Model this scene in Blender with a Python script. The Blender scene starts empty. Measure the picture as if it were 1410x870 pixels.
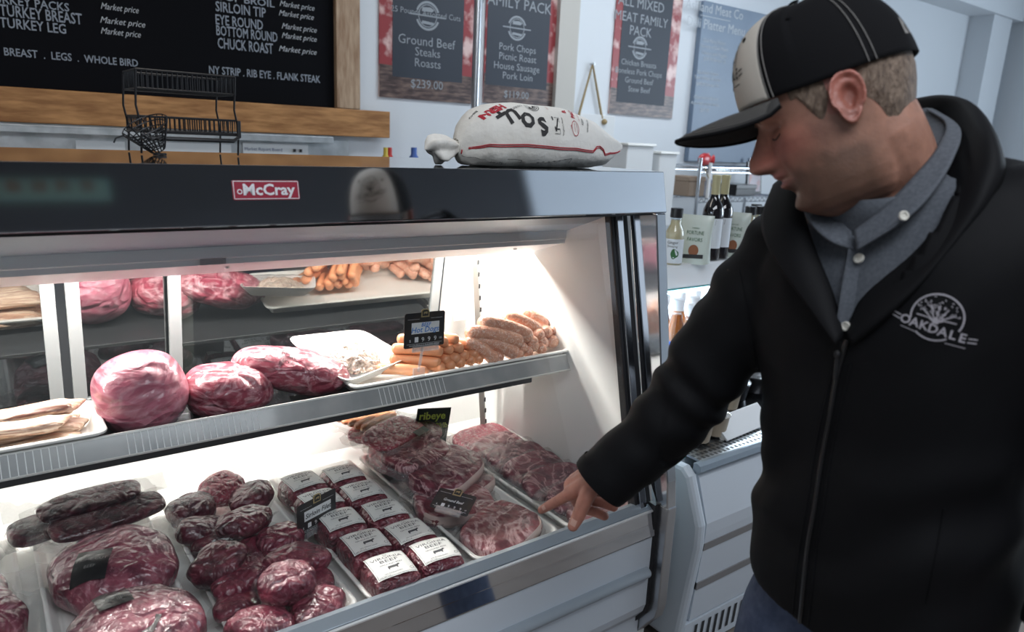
import bpy, bmesh, math, random
from mathutils import Vector, Matrix, noise, Euler
R = math.radians
sc = bpy.context.scene
COL = sc.collection

# ------------------------------------------------------------------ camera
FPX, PITCH, ROLL, YAW = 1000.0, R(13.77), R(2.74), R(37.03)
cd = Vector((math.sin(YAW)*math.cos(PITCH), math.cos(YAW)*math.cos(PITCH), -math.sin(PITCH)))
cr0 = Vector((math.cos(YAW), -math.sin(YAW), 0)); cu0 = cr0.cross(cd)
cr = cr0*math.cos(ROLL)+cu0*math.sin(ROLL); cu = -cr0*math.sin(ROLL)+cu0*math.cos(ROLL)
CAM = Vector((-1.35283, -1.21715, 1.41281))
cam_data = bpy.data.cameras.new('camera'); cam = bpy.data.objects.new('camera', cam_data); COL.objects.link(cam)
cam_data.sensor_width = 36; cam_data.lens = FPX/1410*36; cam_data.clip_start = .05
cam.matrix_world = Matrix(((cr.x, cu.x, -cd.x, CAM.x), (cr.y, cu.y, -cd.y, CAM.y), (cr.z, cu.z, -cd.z, CAM.z), (0, 0, 0, 1)))
cam_data.dof.use_dof = True; cam_data.dof.focus_distance = 1.72; cam_data.dof.aperture_fstop = 4.0
sc.camera = cam
def ray(x, y): return cd+cr*((x-705)/FPX)-cu*((y-435)/FPX)
def at_z(x, y, z): v = ray(x, y); return CAM+v*((z-CAM.z)/v.z)
def at_y(x, y, yy): v = ray(x, y); return CAM+v*((yy-CAM.y)/v.y)
def at_x(x, y, xx): v = ray(x, y); return CAM+v*((xx-CAM.x)/v.x)
def at_t(x, y, t): return CAM+ray(x, y)*t

# ------------------------------------------------------------------ light and exposure
vs = sc.view_settings
vs.view_transform = 'Standard'; vs.look = 'None'; vs.exposure = 0.0; vs.gamma = 1.0; vs.use_curve_mapping = False
try:
    sc.cycles.use_denoising = True
    sc.cycles.max_bounces = 10; sc.cycles.transparent_max_bounces = 24; sc.cycles.glossy_bounces = 5
    sc.cycles.sample_clamp_indirect = 6; sc.cycles.caustics_reflective = False; sc.cycles.caustics_refractive = False
except Exception: pass
w = bpy.data.worlds.new('world'); sc.world = w; w.use_nodes = True
bg = w.node_tree.nodes['Background']; bg.inputs[0].default_value = (.50, .60, .72, 1); bg.inputs[1].default_value = .16
def area(name, loc, target, sx, sy, power, col=(1, 1, 1), spread=180):
    l = bpy.data.lights.new(name, 'AREA'); l.shape = 'RECTANGLE'; l.size = sx; l.size_y = sy; l.energy = power; l.color = col
    l.spread = R(spread)
    o = bpy.data.objects.new(name, l); COL.objects.link(o); o.location = loc
    o.rotation_euler = (Vector(target)-Vector(loc)).to_track_quat('-Z', 'Y').to_euler()
    return o
# daylight from shop windows beyond the right end of the room, ceiling lamps over the aisle behind the counter, plus added front fills
area('window_and_fill_light', (7.25, -1.3, 1.85), (1.0, .5, 1.3), 3.8, 1.9, 215, (.74, .87, 1.0))
area('window_and_fill_light', (-3.0, -2.1, 1.75), (0, -.1, 1.1), 1.6, 1.7, 12, (.80, .90, 1.0))  # added fill from the left, no window there; lifts lamp hood and case front
area('ceiling_and_fill_light', (1.9, 1.2, 2.86), (1.9, 1.25, 0), 2.6, .6, 34, (.86, .93, 1.0))
area('ceiling_and_fill_light', (-1.2, 1.0, 2.86), (-1.2, 1.05, 0), 1.2, .5, 9, (1.0, .93, .84))
area('ceiling_and_fill_light', (-.9, -1.7, 2.86), (-.8, -1.2, 0), 2.6, 1.0, 54, (.88, .93, 1.0))  # added front fill without a fixture, brightening the sack, case front and man
# lamp strip of the display case, under its white hood
area('case_lamp_light', (-1.1, .515, 1.135), (-1.1, .535, .2), 2.1, .03, 29, (1.0, .975, .93))
# lamp strip of the second case
area('second_case_lamp_light', (1.25, .46, .922), (1.25, .46, .3), 2.0, .05, 22, (.72, .88, 1.0))

# ------------------------------------------------------------------ materials
def nt(m): return m.node_tree.nodes, m.node_tree.links
def mat(name, col, rough=.5, metal=0., spec=.5, coat=0., coat_rough=.08, bump=None, var=None, alpha=1., emis=None, stretch=None, sheen=0., trans=0.):
    m = bpy.data.materials.new(name); m.use_nodes = True; N, L = nt(m); b = N['Principled BSDF']
    b.inputs['Base Color'].default_value = (*col, 1); b.inputs['Roughness'].default_value = rough
    b.inputs['Metallic'].default_value = metal; b.inputs['Specular IOR Level'].default_value = spec
    b.inputs['Coat Weight'].default_value = coat; b.inputs['Coat Roughness'].default_value = coat_rough
    b.inputs['Alpha'].default_value = alpha; b.inputs['Transmission Weight'].default_value = trans
    b.inputs['Sheen Weight'].default_value = sheen
    if emis: b.inputs['Emission Color'].default_value = (*emis[0], 1); b.inputs['Emission Strength'].default_value = emis[1]
    if bump or var:
        tc = N.new('ShaderNodeTexCoord'); mp = N.new('ShaderNodeMapping'); L.new(tc.outputs['Object'], mp.inputs[0])
        if stretch: mp.inputs['Scale'].default_value = stretch
    if var:   # (scale, other colour, low, high)
        n = N.new('ShaderNodeTexNoise'); n.inputs['Scale'].default_value = var[0]; n.inputs['Detail'].default_value = 6
        L.new(mp.outputs[0], n.inputs['Vector'])
        r = N.new('ShaderNodeValToRGB'); r.color_ramp.elements[0].position = var[2]; r.color_ramp.elements[1].position = var[3]
        r.color_ramp.elements[0].color = (*col, 1); r.color_ramp.elements[1].color = (*var[1], 1)
        L.new(n.outputs[0], r.inputs[0]); L.new(r.outputs[0], b.inputs['Base Color'])
    if bump:  # (scale, strength, distance)
        n2 = N.new('ShaderNodeTexNoise'); n2.inputs['Scale'].default_value = bump[0]; n2.inputs['Detail'].default_value = 5
        L.new(mp.outputs[0], n2.inputs['Vector'])
        bp = N.new('ShaderNodeBump'); bp.inputs['Strength'].default_value = bump[1]; bp.inputs['Distance'].default_value = bump[2] if len(bump) > 2 else .004
        L.new(n2.outputs[0], bp.inputs['Height']); L.new(bp.outputs[0], b.inputs['Normal'])
        if coat: L.new(bp.outputs[0], b.inputs['Coat Normal'])
    return m
def meat(name, lean, dark, fat, scale=18, fat_lo=.56, fat_hi=.70, coat=.7, bump=.5, stretch=(1, 1, 1), seam=False, cr_=.16):
    m = bpy.data.materials.new(name); m.use_nodes = True; N, L = nt(m); b = N['Principled BSDF']
    tc = N.new('ShaderNodeTexCoord'); mp = N.new('ShaderNodeMapping'); mp.inputs['Scale'].default_value = stretch
    oi = N.new('ShaderNodeObjectInfo'); ad = N.new('ShaderNodeVectorMath'); ad.operation = 'ADD'
    ml = N.new('ShaderNodeMath'); ml.operation = 'MULTIPLY'; ml.inputs[1].default_value = 7.0
    L.new(oi.outputs['Random'], ml.inputs[0]); L.new(tc.outputs['Object'], ad.inputs[0]); L.new(ml.outputs[0], ad.inputs[1]); L.new(ad.outputs[0], mp.inputs[0])
    n1 = N.new('ShaderNodeTexNoise'); n1.inputs['Scale'].default_value = scale; n1.inputs['Detail'].default_value = 5; n1.inputs['Distortion'].default_value = 1.2
    n2 = N.new('ShaderNodeTexNoise'); n2.inputs['Scale'].default_value = scale*1.7; n2.inputs['Detail'].default_value = 8; n2.inputs['Roughness'].default_value = .58; n2.inputs['Distortion'].default_value = 3.4
    n3 = N.new('ShaderNodeTexNoise'); n3.inputs['Scale'].default_value = scale*3; n3.inputs['Detail'].default_value = 2; n3.inputs['Distortion'].default_value = 1.5
    for n in (n1, n2, n3): L.new(mp.outputs[0], n.inputs['Vector'])
    r1 = N.new('ShaderNodeValToRGB'); r1.color_ramp.elements[0].position = .36; r1.color_ramp.elements[1].position = .62
    r1.color_ramp.elements[0].color = (*dark, 1); r1.color_ramp.elements[1].color = (*lean, 1); L.new(n1.outputs[0], r1.inputs[0])
    r2 = N.new('ShaderNodeValToRGB'); r2.color_ramp.elements[0].position = fat_lo; r2.color_ramp.elements[1].position = fat_hi; L.new(n2.outputs[0], r2.inputs[0])
    if seam:  # fat runs in thin seams between the muscles
        n2.inputs['Scale'].default_value = scale*.55; n2.inputs['Detail'].default_value = 5; n2.inputs['Distortion'].default_value = 1.2
        e0, e1 = r2.color_ramp.elements; e0.position = .5-seam; e0.color = (0, 0, 0, 1); e1.position = .5; e1.color = (1, 1, 1, 1); e2 = r2.color_ramp.elements.new(.5+seam); e2.color = (0, 0, 0, 1)
    mx = N.new('ShaderNodeMix'); mx.data_type = 'RGBA'; L.new(r2.outputs[0], mx.inputs[0]); L.new(r1.outputs[0], mx.inputs[6]); mx.inputs[7].default_value = (*fat, 1)
    L.new(mx.outputs[2], b.inputs['Base Color'])
    b.inputs['Roughness'].default_value = .42; b.inputs['Coat Weight'].default_value = coat; b.inputs['Coat Roughness'].default_value = cr_
    # creases of the film pulled tight over the meat
    n5 = N.new('ShaderNodeTexNoise'); n5.inputs['Scale'].default_value = scale*.7; n5.inputs['Detail'].default_value = 2; L.new(mp.outputs[0], n5.inputs['Vector'])
    vm = N.new('ShaderNodeVectorMath'); vm.operation = 'SCALE'; vm.inputs[3].default_value = 1.6/scale; L.new(n5.outputs['Color'], vm.inputs[0])
    va = N.new('ShaderNodeVectorMath'); va.operation = 'ADD'; L.new(mp.outputs[0], va.inputs[0]); L.new(vm.outputs[0], va.inputs[1])
    n4 = N.new('ShaderNodeTexVoronoi'); n4.feature = 'DISTANCE_TO_EDGE'; n4.inputs['Scale'].default_value = scale*1.6; L.new(va.outputs[0], n4.inputs['Vector'])
    rm = N.new('ShaderNodeMapRange'); rm.inputs[2].default_value = .30; rm.inputs[3].default_value = 0; rm.inputs[4].default_value = 1; rm.interpolation_type = 'SMOOTHSTEP'; L.new(n4.outputs['Distance'], rm.inputs[0])
    am = N.new('ShaderNodeMath'); am.operation = 'MULTIPLY_ADD'; L.new(n3.outputs[0], am.inputs[0]); am.inputs[1].default_value = .9; L.new(rm.outputs[0], am.inputs[2])
    bp = N.new('ShaderNodeBump'); bp.inputs['Strength'].default_value = min(1, bump*1.0); bp.inputs['Distance'].default_value = .0075
    L.new(am.outputs[0], bp.inputs['Height']); L.new(bp.outputs[0], b.inputs['Normal']); L.new(bp.outputs[0], b.inputs['Coat Normal'])
    return m
def glass(name, tint=(1, 1, 1), refl=.06, grazing=.6, rough=.0, haze=0., bump=0, bscale=30, hazecol=(.9, .92, .94)):
    # thin clear sheet: lets light straight through, reflects more at grazing angles
    m = bpy.data.materials.new(name); m.use_nodes = True; N, L = nt(m); N.remove(N['Principled BSDF']); out = N['Material Output']
    t = N.new('ShaderNodeBsdfTransparent'); t.inputs[0].default_value = (*tint, 1)
    g = N.new('ShaderNodeBsdfGlossy'); g.inputs['Roughness'].default_value = rough
    lw = N.new('ShaderNodeLayerWeight'); lw.inputs[0].default_value = .12
    mr = N.new('ShaderNodeMapRange'); mr.inputs[3].default_value = refl; mr.inputs[4].default_value = grazing; L.new(lw.outputs['Facing'], mr.inputs[0])
    mx = N.new('ShaderNodeMixShader'); L.new(mr.outputs[0], mx.inputs[0]); L.new(t.outputs[0], mx.inputs[1]); L.new(g.outputs[0], mx.inputs[2])
    last = mx
    if haze:
        df = N.new('ShaderNodeBsdfDiffuse'); df.inputs[0].default_value = (*hazecol, 1)
        m2 = N.new('ShaderNodeMixShader'); m2.inputs[0].default_value = haze; L.new(mx.outputs[0], m2.inputs[1]); L.new(df.outputs[0], m2.inputs[2]); last = m2
    if bump:
        tc = N.new('ShaderNodeTexCoord'); n = N.new('ShaderNodeTexNoise'); n.inputs['Scale'].default_value = bscale; n.inputs['Detail'].default_value = 3; n.inputs['Distortion'].default_value = 2.5
        L.new(tc.outputs['Object'], n.inputs['Vector']); bp = N.new('ShaderNodeBump'); bp.inputs['Strength'].default_value = bump; bp.inputs['Distance'].default_value = .01
        L.new(n.outputs[0], bp.inputs['Height']); L.new(bp.outputs[0], g.inputs['Normal']); L.new(bp.outputs[0], lw.inputs['Normal'])
    L.new(last.outputs[0], out.inputs[0])
    return m
def wood(name, c1, c2, scale=6, stretch=(1, 8, 8), rough=.55):
    m = mat(name, c1, rough=rough, bump=(scale*6, .25, .002), var=(scale, c2, .35, .68), stretch=stretch); return m

# ------------------------------------------------------------------ geometry helpers
class MB:
    def __init__(s): s.v = []; s.f = []; s.mi = []; s.cur = 0
    def add(s, v, f, M=None):
        o = len(s.v); s.v += [(M @ Vector(p)) if M else Vector(p) for p in v]
        for q in f: s.f.append([i+o for i in q]); s.mi.append(s.cur)
        return s
    def box(s, c, d, M=None):
        x, y, z = d[0]/2, d[1]/2, d[2]/2
        v = [(c[0]+a*x, c[1]+b*y, c[2]+e*z) for a in (-1, 1) for b in (-1, 1) for e in (-1, 1)]
        return s.add(v, [(0, 1, 3, 2), (4, 6, 7, 5), (0, 4, 5, 1), (2, 3, 7, 6), (0, 2, 6, 4), (1, 5, 7, 3)], M)
    def prism(s, poly, lo, hi, axis='x', M=None):
        n = len(poly)
        def P(p, t): return (t, p[0], p[1]) if axis == 'x' else ((p[0], t, p[1]) if axis == 'y' else (p[0], p[1], t))
        v = [P(p, lo) for p in poly]+[P(p, hi) for p in poly]
        return s.add(v, [list(range(n))[::-1], list(range(n, 2*n))]+[(i, (i+1) % n, n+(i+1) % n, n+i) for i in range(n)], M)
    def grid(s, fn, nu, nv, cu=False, cv=False, M=None):
        U = nu if cu else nu+1; V = nv if cv else nv+1
        v = [fn(i/nu, j/nv) for i in range(U) for j in range(V)]
        f = [(i*V+j, ((i+1) % U)*V+j, ((i+1) % U)*V+(j+1) % V, i*V+(j+1) % V) for i in range(nu) for j in range(nv)]
        return s.add(v, f, M)
    def tube(s, path, r, seg=8, closed=False, M=None, caps=True):
        path = [Vector(p) for p in path]; n = len(path); rr = r if isinstance(r, (list, tuple)) else [r]*n
        T = []
        for i in range(n):
            a = path[(i-1) % n] if (closed or i > 0) else path[i]; b = path[(i+1) % n] if (closed or i < n-1) else path[i]
            T.append((b-a).normalized() if (b-a).length > 1e-9 else Vector((0, 0, 1)))
        up = Vector((0, 0, 1)) if abs(T[0].z) < .9 else Vector((1, 0, 0)); N = (up-T[0]*up.dot(T[0])).normalized(); v = []
        for i in range(n):
            N = (N-T[i]*N.dot(T[i])); N = N.normalized() if N.length > 1e-6 else T[i].orthogonal().normalized()
            B = T[i].cross(N)
            for k in range(seg):
                a = 2*math.pi*k/seg; v.append(path[i]+(N*math.cos(a)+B*math.sin(a))*rr[i])
        m = n if closed else n-1
        f = [(i*seg+k, i*seg+(k+1) % seg, ((i+1) % n)*seg+(k+1) % seg, ((i+1) % n)*seg+k) for i in range(m) for k in range(seg)]
        if caps and not closed: f += [list(range(seg))[::-1], list(range((n-1)*seg, n*seg))]
        return s.add(v, f, M)
    def lathe(s, prof, seg=24, c=(0, 0, 0), M=None):
        v = []; n = len(prof)
        for (r, z) in prof:
            for k in range(seg):
                a = 2*math.pi*k/seg; v.append((c[0]+r*math.cos(a), c[1]+r*math.sin(a), c[2]+z))
        f = [(i*seg+k, i*seg+(k+1) % seg, (i+1)*seg+(k+1) % seg, (i+1)*seg+k) for i in range(n-1) for k in range(seg)]
        if prof[0][0] > 1e-6: f.append(list(range(seg))[::-1])
        if prof[-1][0] > 1e-6: f.append(list(range((n-1)*seg, n*seg)))
        return s.add(v, f, M)
    def ell(s, c, r, nu=24, nv=14, e=1., amp=0., fr=10., seed=0, M=None):
        def sp(x, p): return math.copysign(abs(x)**p, x)
        def fn(u, v):
            a = u*2*math.pi; b = (v-.5)*math.pi
            p = Vector((sp(math.cos(b), e)*sp(math.cos(a), e)*r[0], sp(math.cos(b), e)*sp(math.sin(a), e)*r[1], sp(math.sin(b), e)*r[2]))
            if amp: p *= 1+amp*noise.noise(p*fr+Vector((seed*3.1, seed*1.7, seed*.9)))
            return p+Vector(c)
        return s.grid(fn, nu, nv, cu=True, M=M)
    def build(s, name, m, parent=None, smooth=40, bevel=0, seg=2, sub=0):
        me = bpy.data.meshes.new(name); me.from_pydata(s.v, [], s.f); me.update()
        bm = bmesh.new(); bm.from_mesh(me); bmesh.ops.recalc_face_normals(bm, faces=bm.faces); bm.to_mesh(me); bm.free()
        ms = m if isinstance(m, (list, tuple)) else [m]
        for x in ms: me.materials.append(x)
        if len(ms) > 1: me.polygons.foreach_set('material_index', s.mi)
        if smooth:
            me.polygons.foreach_set('use_smooth', [True]*len(me.polygons)); me.set_sharp_from_angle(angle=R(smooth))
        o = bpy.data.objects.new(name, me); COL.objects.link(o)
        if parent: o.parent = parent
        if bevel:
            b = o.modifiers.new('bevel', 'BEVEL'); b.width = bevel; b.segments = seg; b.limit_method = 'ANGLE'; b.angle_limit = R(40)
        if sub:
            q = o.modifiers.new('sub', 'SUBSURF'); q.levels = sub; q.render_levels = sub
        return o
def tag(o, label=None, cat=None, group=None, kind=None):
    if label: o['label'] = label
    if cat: o['category'] = cat
    if group: o['group'] = group
    if kind: o['kind'] = kind
    return o
def empty(name, loc=(0, 0, 0), rot=(0, 0, 0)):
    o = bpy.data.objects.new(name, None); o.empty_display_size = .05; COL.objects.link(o); o.location = loc; o.rotation_euler = rot; return o
def thing(name, label, cat, group=None, loc=(0, 0, 0), rot=(0, 0, 0)): return tag(empty(name, loc, rot), label, cat, group)
def settle(root, base):
    # put the thing's Empty at its base, keeping its parts where they stand
    base = Vector(base)
    def walk(o):
        for c in o.children:
            if c.type == 'MESH': c.data.transform(Matrix.Translation(-base)); c.data.update()
            walk(c)
    walk(root); root.location = base
    return root
def recenter(o, base):
    base = Vector(base); o.data.transform(Matrix.Translation(-base)); o.location = base
    for c in o.children:
        c.data.transform(Matrix.Translation(-base))
    return o
def copy_tree(o, parent=None):
    c = o.copy(); COL.objects.link(c)
    if parent: c.parent = parent
    for ch in list(o.children): copy_tree(ch, c)
    return c
def frame(o, x, y):
    x = Vector(x).normalized(); y = Vector(y); y = (y-x*y.dot(x)).normalized(); z = x.cross(y)
    return Matrix(((x.x, y.x, z.x, o[0]), (x.y, y.y, z.y, o[1]), (x.z, y.z, z.z, o[2]), (0, 0, 0, 1)))
_tc = {}
def glyphs(txt, size, align='CENTER', width=None, bold=0., shear=0.):
    k = (txt, size, align, bold, shear)
    if k not in _tc:
        cv = bpy.data.curves.new('t', 'FONT'); cv.body = txt; cv.size = size; cv.align_x = align; cv.offset = bold; cv.shear = shear; cv.resolution_u = 2
        o = bpy.data.objects.new('t', cv); COL.objects.link(o); bpy.context.view_layer.update()
        me = o.evaluated_get(bpy.context.evaluated_depsgraph_get()).to_mesh()
        _tc[k] = ([v.co.copy() for v in me.vertices], [list(p.vertices) for p in me.polygons])
        bpy.data.objects.remove(o); bpy.data.curves.remove(cv)
    v, f = _tc[k]
    if width and v:
        x0 = min(p.x for p in v); x1 = max(p.x for p in v); s_ = width/max(1e-6, x1-x0); v = [Vector((p.x*s_, p.y, p.z)) for p in v]
    return v, f
def lettering(lines, M=None, mb=None, dz=.0006, warp=None):
    # lines: (text, x, y, size[, align[, width[, bold[, shear]]]]) in a plane x right, y up
    mb = mb or MB()
    for ln in lines:
        t, x, y, s_ = ln[:4]; al = ln[4] if len(ln) > 4 else 'CENTER'; wd = ln[5] if len(ln) > 5 else None
        v, f = glyphs(t, s_, al, wd, ln[6] if len(ln) > 6 else 0., ln[7] if len(ln) > 7 else 0.)
        q = [Vector((p.x+x, p.y+y, dz)) for p in v]
        if warp: q = [warp(p) for p in q]
        mb.add(q, f, M)
    return mb
def ring2d(mb, cx, cy, r, wdt, M=None, dz=.0006, n=32, a0=0, a1=360, ry=None, warp=None):
    ry = ry or r; v = []
    for i in range(n+1):
        a = R(a0+(a1-a0)*i/n)
        for s_ in (0, 1): v.append(Vector((cx+(r-wdt*s_)*math.cos(a), cy+(ry-wdt*s_)*math.sin(a), dz)))
    if warp: v = [warp(p) for p in v]
    mb.add(v, [(2*i, 2*i+2, 2*i+3, 2*i+1) for i in range(n)], M); return mb
def poly2d(mb, pts, M=None, dz=.0006, warp=None):
    v = [Vector((p[0], p[1], dz)) for p in pts]
    if warp: v = [warp(p) for p in v]
    mb.add(v, [list(range(len(v)))], M); return mb
def line2d(mb, pts, wdt, M=None, dz=.0006, warp=None):
    for a, b in zip(pts, pts[1:]):
        a = Vector(a); b = Vector(b); d_ = (b-a)
        if d_.length < 1e-9: continue
        n = Vector((-d_.y, d_.x)).normalized()*wdt/2
        poly2d(mb, [a+n, a-n, b-n, b+n], M, dz, warp)
    return mb
def lerp(a, b, t): return a+(b-a)*t
def interp(tab, t):
    # piecewise smooth table lookup [(t, v...)]
    if t <= tab[0][0]: return tab[0][1:]
    for a, b in zip(tab, tab[1:]):
        if t <= b[0]:
            k = (t-a[0])/(b[0]-a[0]); return tuple(lerp(x, y, k) for x, y in zip(a[1:], b[1:]))
    return tab[-1][1:]
def crom(pts, n):
    # Catmull-Rom samples through 3-D (or n-D) points
    P = [Vector(p) for p in pts]; P = [P[0]*2-P[1]]+P+[P[-1]*2-P[-2]]; out = []
    for i in range(1, len(P)-2):
        for k in range(n):
            t = k/n; a, b, c, d_ = P[i-1], P[i], P[i+1], P[i+2]
            out.append(.5*((2*b)+(c-a)*t+(2*a-5*b+4*c-d_)*t*t+(3*b-a-3*c+d_)*t**3))
    out.append(P[-2]); return out

STEEL = mat('polished_steel', (.62, .64, .67), rough=.06, metal=1)
STEELB = mat('brushed_steel', (.55, .57, .60), rough=.28, metal=1, bump=(60, .08, .001), stretch=(1, 1, 12))
CHROME = mat('chrome', (.58, .60, .63), rough=.10, metal=1)
ALU = mat('grey_aluminium_rail', (.33, .38, .43), rough=.32, metal=.7)
WHITE_ENAMEL = mat('white_enamel', (.80, .81, .82), rough=.32, bump=(300, .03, .001))
PANEL = mat('pale_grey_painted_panel', (.66, .71, .77), rough=.38, bump=(500, .05, .001))
BUMPER = mat('grey_vinyl_bumper', (.34, .38, .42), rough=.42)
BLACK = mat('black_gasket', (.012, .012, .014), rough=.45)
DARKMETAL = mat('dark_shelf_metal', (.05, .052, .055), rough=.35, metal=.6)
SOFFIT = mat('grey_soffit_metal', (.28, .37, .46), rough=.4)
PLASTIC_W = mat('white_tray_plastic', (.82, .81, .77), rough=.28, coat=.2)
FOAM = mat('white_foam', (.86, .85, .82), rough=.55)
GLASS = glass('case_front_glass', (.965, .98, .975), refl=.045, grazing=.75)
FILM = glass('clear_vacuum_film', (.93, .92, .92), refl=.035, grazing=.30, rough=.08, haze=.006, bump=.35, bscale=20)
BAGFILM = glass('loose_film_edge', (.88, .87, .86), refl=.08, grazing=.5, rough=.12, haze=.055, bump=.8, bscale=40)
INK = mat('black_ink', (.02, .02, .022), rough=.6)
# ================================================================== THE ROOM
WALLM = mat('pale_blue_white_wall_paint', (.70, .74, .78), rough=.7, bump=(120, .06, .001))
CEILM = mat('white_ceiling_paint', (.74, .77, .80), rough=.8)
FLOORM = mat('brown_stained_concrete', (.20, .17, .15), rough=.35, var=(3, (.30, .26, .23), .35, .7), bump=(30, .1, .001))
DARKWALL = mat('grey_brown_wall_paint', (.22, .22, .23), rough=.75)
def struct(name, mb, m, **k): o = mb.build(name, m, **k); o['kind'] = 'structure'; return o
YB = 2.3
struct('floor', MB().box((2.15, -.6, -.02), (10.7, 6.4, .04)), FLOORM)
struct('ceiling', MB().box((2.15, 1.0, 3.08), (10.7, 3.2, .04)), CEILM)
struct('ceiling_front', MB().box((2.15, -2.2, 3.08), (10.7, 3.2, .04)), mat('dark_ceiling_paint', (.12, .12, .125), rough=.8))
struct('wall_back', MB().box((2.15, YB+.05, 1.53), (10.7, .1, 3.06)), WALLM)
struct('wall_left', MB().box((-3.15, -.6, 1.53), (.1, 6.2, 3.06)), DARKWALL)
struct('wall_right', MB().box((7.45, -.6, 1.53), (.1, 6.2, 3.06)), WALLM)
struct('wall_front', MB().box((-.3, -3.75, 1.53), (5.8, .1, 3.06)), mat('dark_shop_wall_paint', (.14, .14, .15), rough=.7)); struct('wall_front_right', MB().box((5.0, -3.75, 1.13), (4.8, .1, 2.26)), WALLM)
# added unseen glowing pane high on the front wall, mirrored pale in the header
wn = MB().box((5.0, -3.76, 2.65), (4.8, .02, .80)).build('added_window_1', mat('glowing_pane', (.8, .85, .9), emis=((.70, .84, 1.0), .34)), smooth=0); wn['kind'] = 'structure'
wm = MB(); wm.box((5.0, -3.72, 2.28), (4.8, .1, .05)); wm.box((5.0, -3.72, 3.04), (4.8, .1, .04)); wm.box((2.62, -3.72, 2.65), (.05, .1, .8)); wm.box((7.37, -3.72, 2.65), (.05, .1, .8)); wm.build('added_window_frame', WALLM, wn, smooth=0)
# soffit beam and column towards the right end of the back wall
struct('trim_1', MB().box((5.9, YB-.13, 2.92), (2.9, .26, .28)), WALLM)
struct('trim_2', MB().box((6.98, YB-.11, 1.39), (.42, .22, 2.78)), WALLM)
PIL = mat('beige_trim_paint', (.52, .50, .46), rough=.6)
p = at_y(776, 70, YB)
struct('trim_3', MB().box((p.x, YB-.02, 1.53), (.15, .04, 3.06)), PIL)

# ---- menu board
def face_frame(px, py, yy): return at_y(px, py, yy)
MBY = YB-.05
root = thing('menu_board', 'large black chalkboard menu in a rustic wooden frame on the back wall', 'menu board')
BOARD = mat('chalkboard_black', (.004, .0043, .006), rough=.85, spec=.1, bump=(40, .05, .001))
CHALK = mat('chalk_lettering', (.26, .29, .34), rough=.8, bump=(200, .5, .002))
CHALKW = mat('bright_chalk_lettering', (.45, .47, .50), rough=.8)
WOODA = wood('rustic_brown_wood', (.26, .11, .030), (.50, .25, .09), 7, (1.2, 8, 8))
WOODB = wood('weathered_grey_brown_wood', (.27, .16, .09), (.46, .33, .22), 7, (8, 8, 1.2))
MB().box((-.83, MBY+.02, 1.95), (2.0, .02, .94)).build('board_panel', BOARD, root)
xr = at_y(461, 70, MBY).x; xw = at_y(494, 70, MBY).x
zt = at_y(462, 149, MBY).z; zb = at_y(533, 190, MBY).z; xe = at_y(535, 170, MBY).x
MB().box((-.8+xe/2-.45, MBY, (zt+zb)/2), (xe+2.5, .035, zt-zb)).build('bottom_plank', WOODA, root, bevel=.004)
MB().box(((xr+xw)/2, MBY, zt+.501), (xw-xr, .035, 1.0)).build('side_plank', WOODB, root, bevel=.004)
def onboard(px, py): q = at_y(px, py, MBY+.008); return q
lt = MB(); ls = MB(); SC = 1.0
def chalk(mb, txt, px, py, hpx, wpx, **k):
    # text whose lower left corner is at this point of the board; position, height and length given in image pixels
    a = onboard(px, py); b = onboard(px+wpx, py+wpx*.07); hh = (onboard(px, py-hpx)-a).length
    v, f = glyphs(txt, 1.0, 'LEFT', None, k.get('bold', 0), k.get('shear', 0))
    x0 = min(q.x for q in v); x1 = max(q.x for q in v); y1 = .72; w_ = abs(b.x-a.x)
    mb = MB(); mb.add([(a.x+(q.x-x0)/(x1-x0)*w_, a.y-.001, a.z+q.y/y1*hh) for q in v], f); mb.build('chalk_lettering', k['m'], root, smooth=0)
for txt, px, py, h, w_ in (('TURKEY BREAST', 0, 21, 16, 113), ('TURKEY PACKS', -20, 2, 12, 115), ('TURKEY LEG', 0, 37, 14, 91), ('BREAST  .  LEGS  .  WHOLE BIRD', 6, 76, 11, 184),
                      ('TOP BROIL', 299, -1, 10, 79), ('SIRLOIN TIP', 297, 15, 14, 69), ('EYE ROUND', 297, 33, 14, 65), ('BOTTOM ROUND', 298, 48, 14, 84),
                      ('CHUCK ROAST', 300, 66, 15, 76), ('NY STRIP . RIB EYE . FLANK STEAK', 288, 101, 11, 153)):
    chalk(lt, txt, px, py, h, w_, bold=.012, m=CHALK)
for txt, px, py, h, w_ in (('Market price', 139, 12, 9, 52), ('Market price', 138, 31, 9, 62), ('Market price', 139, 46, 9, 55), ('Market price', 385, 8, 8, 48), ('Market price', 384, 21, 8, 48),
                      ('Market price', 388, 39, 8, 48), ('Market price', 388, 52, 8, 48), ('Market price', 384, 70, 8, 52)):
    chalk(ls, txt, px, py, h, w_, shear=.35, m=CHALKW)
settle(root, (-.83, YB-.04, 1.38))

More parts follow.
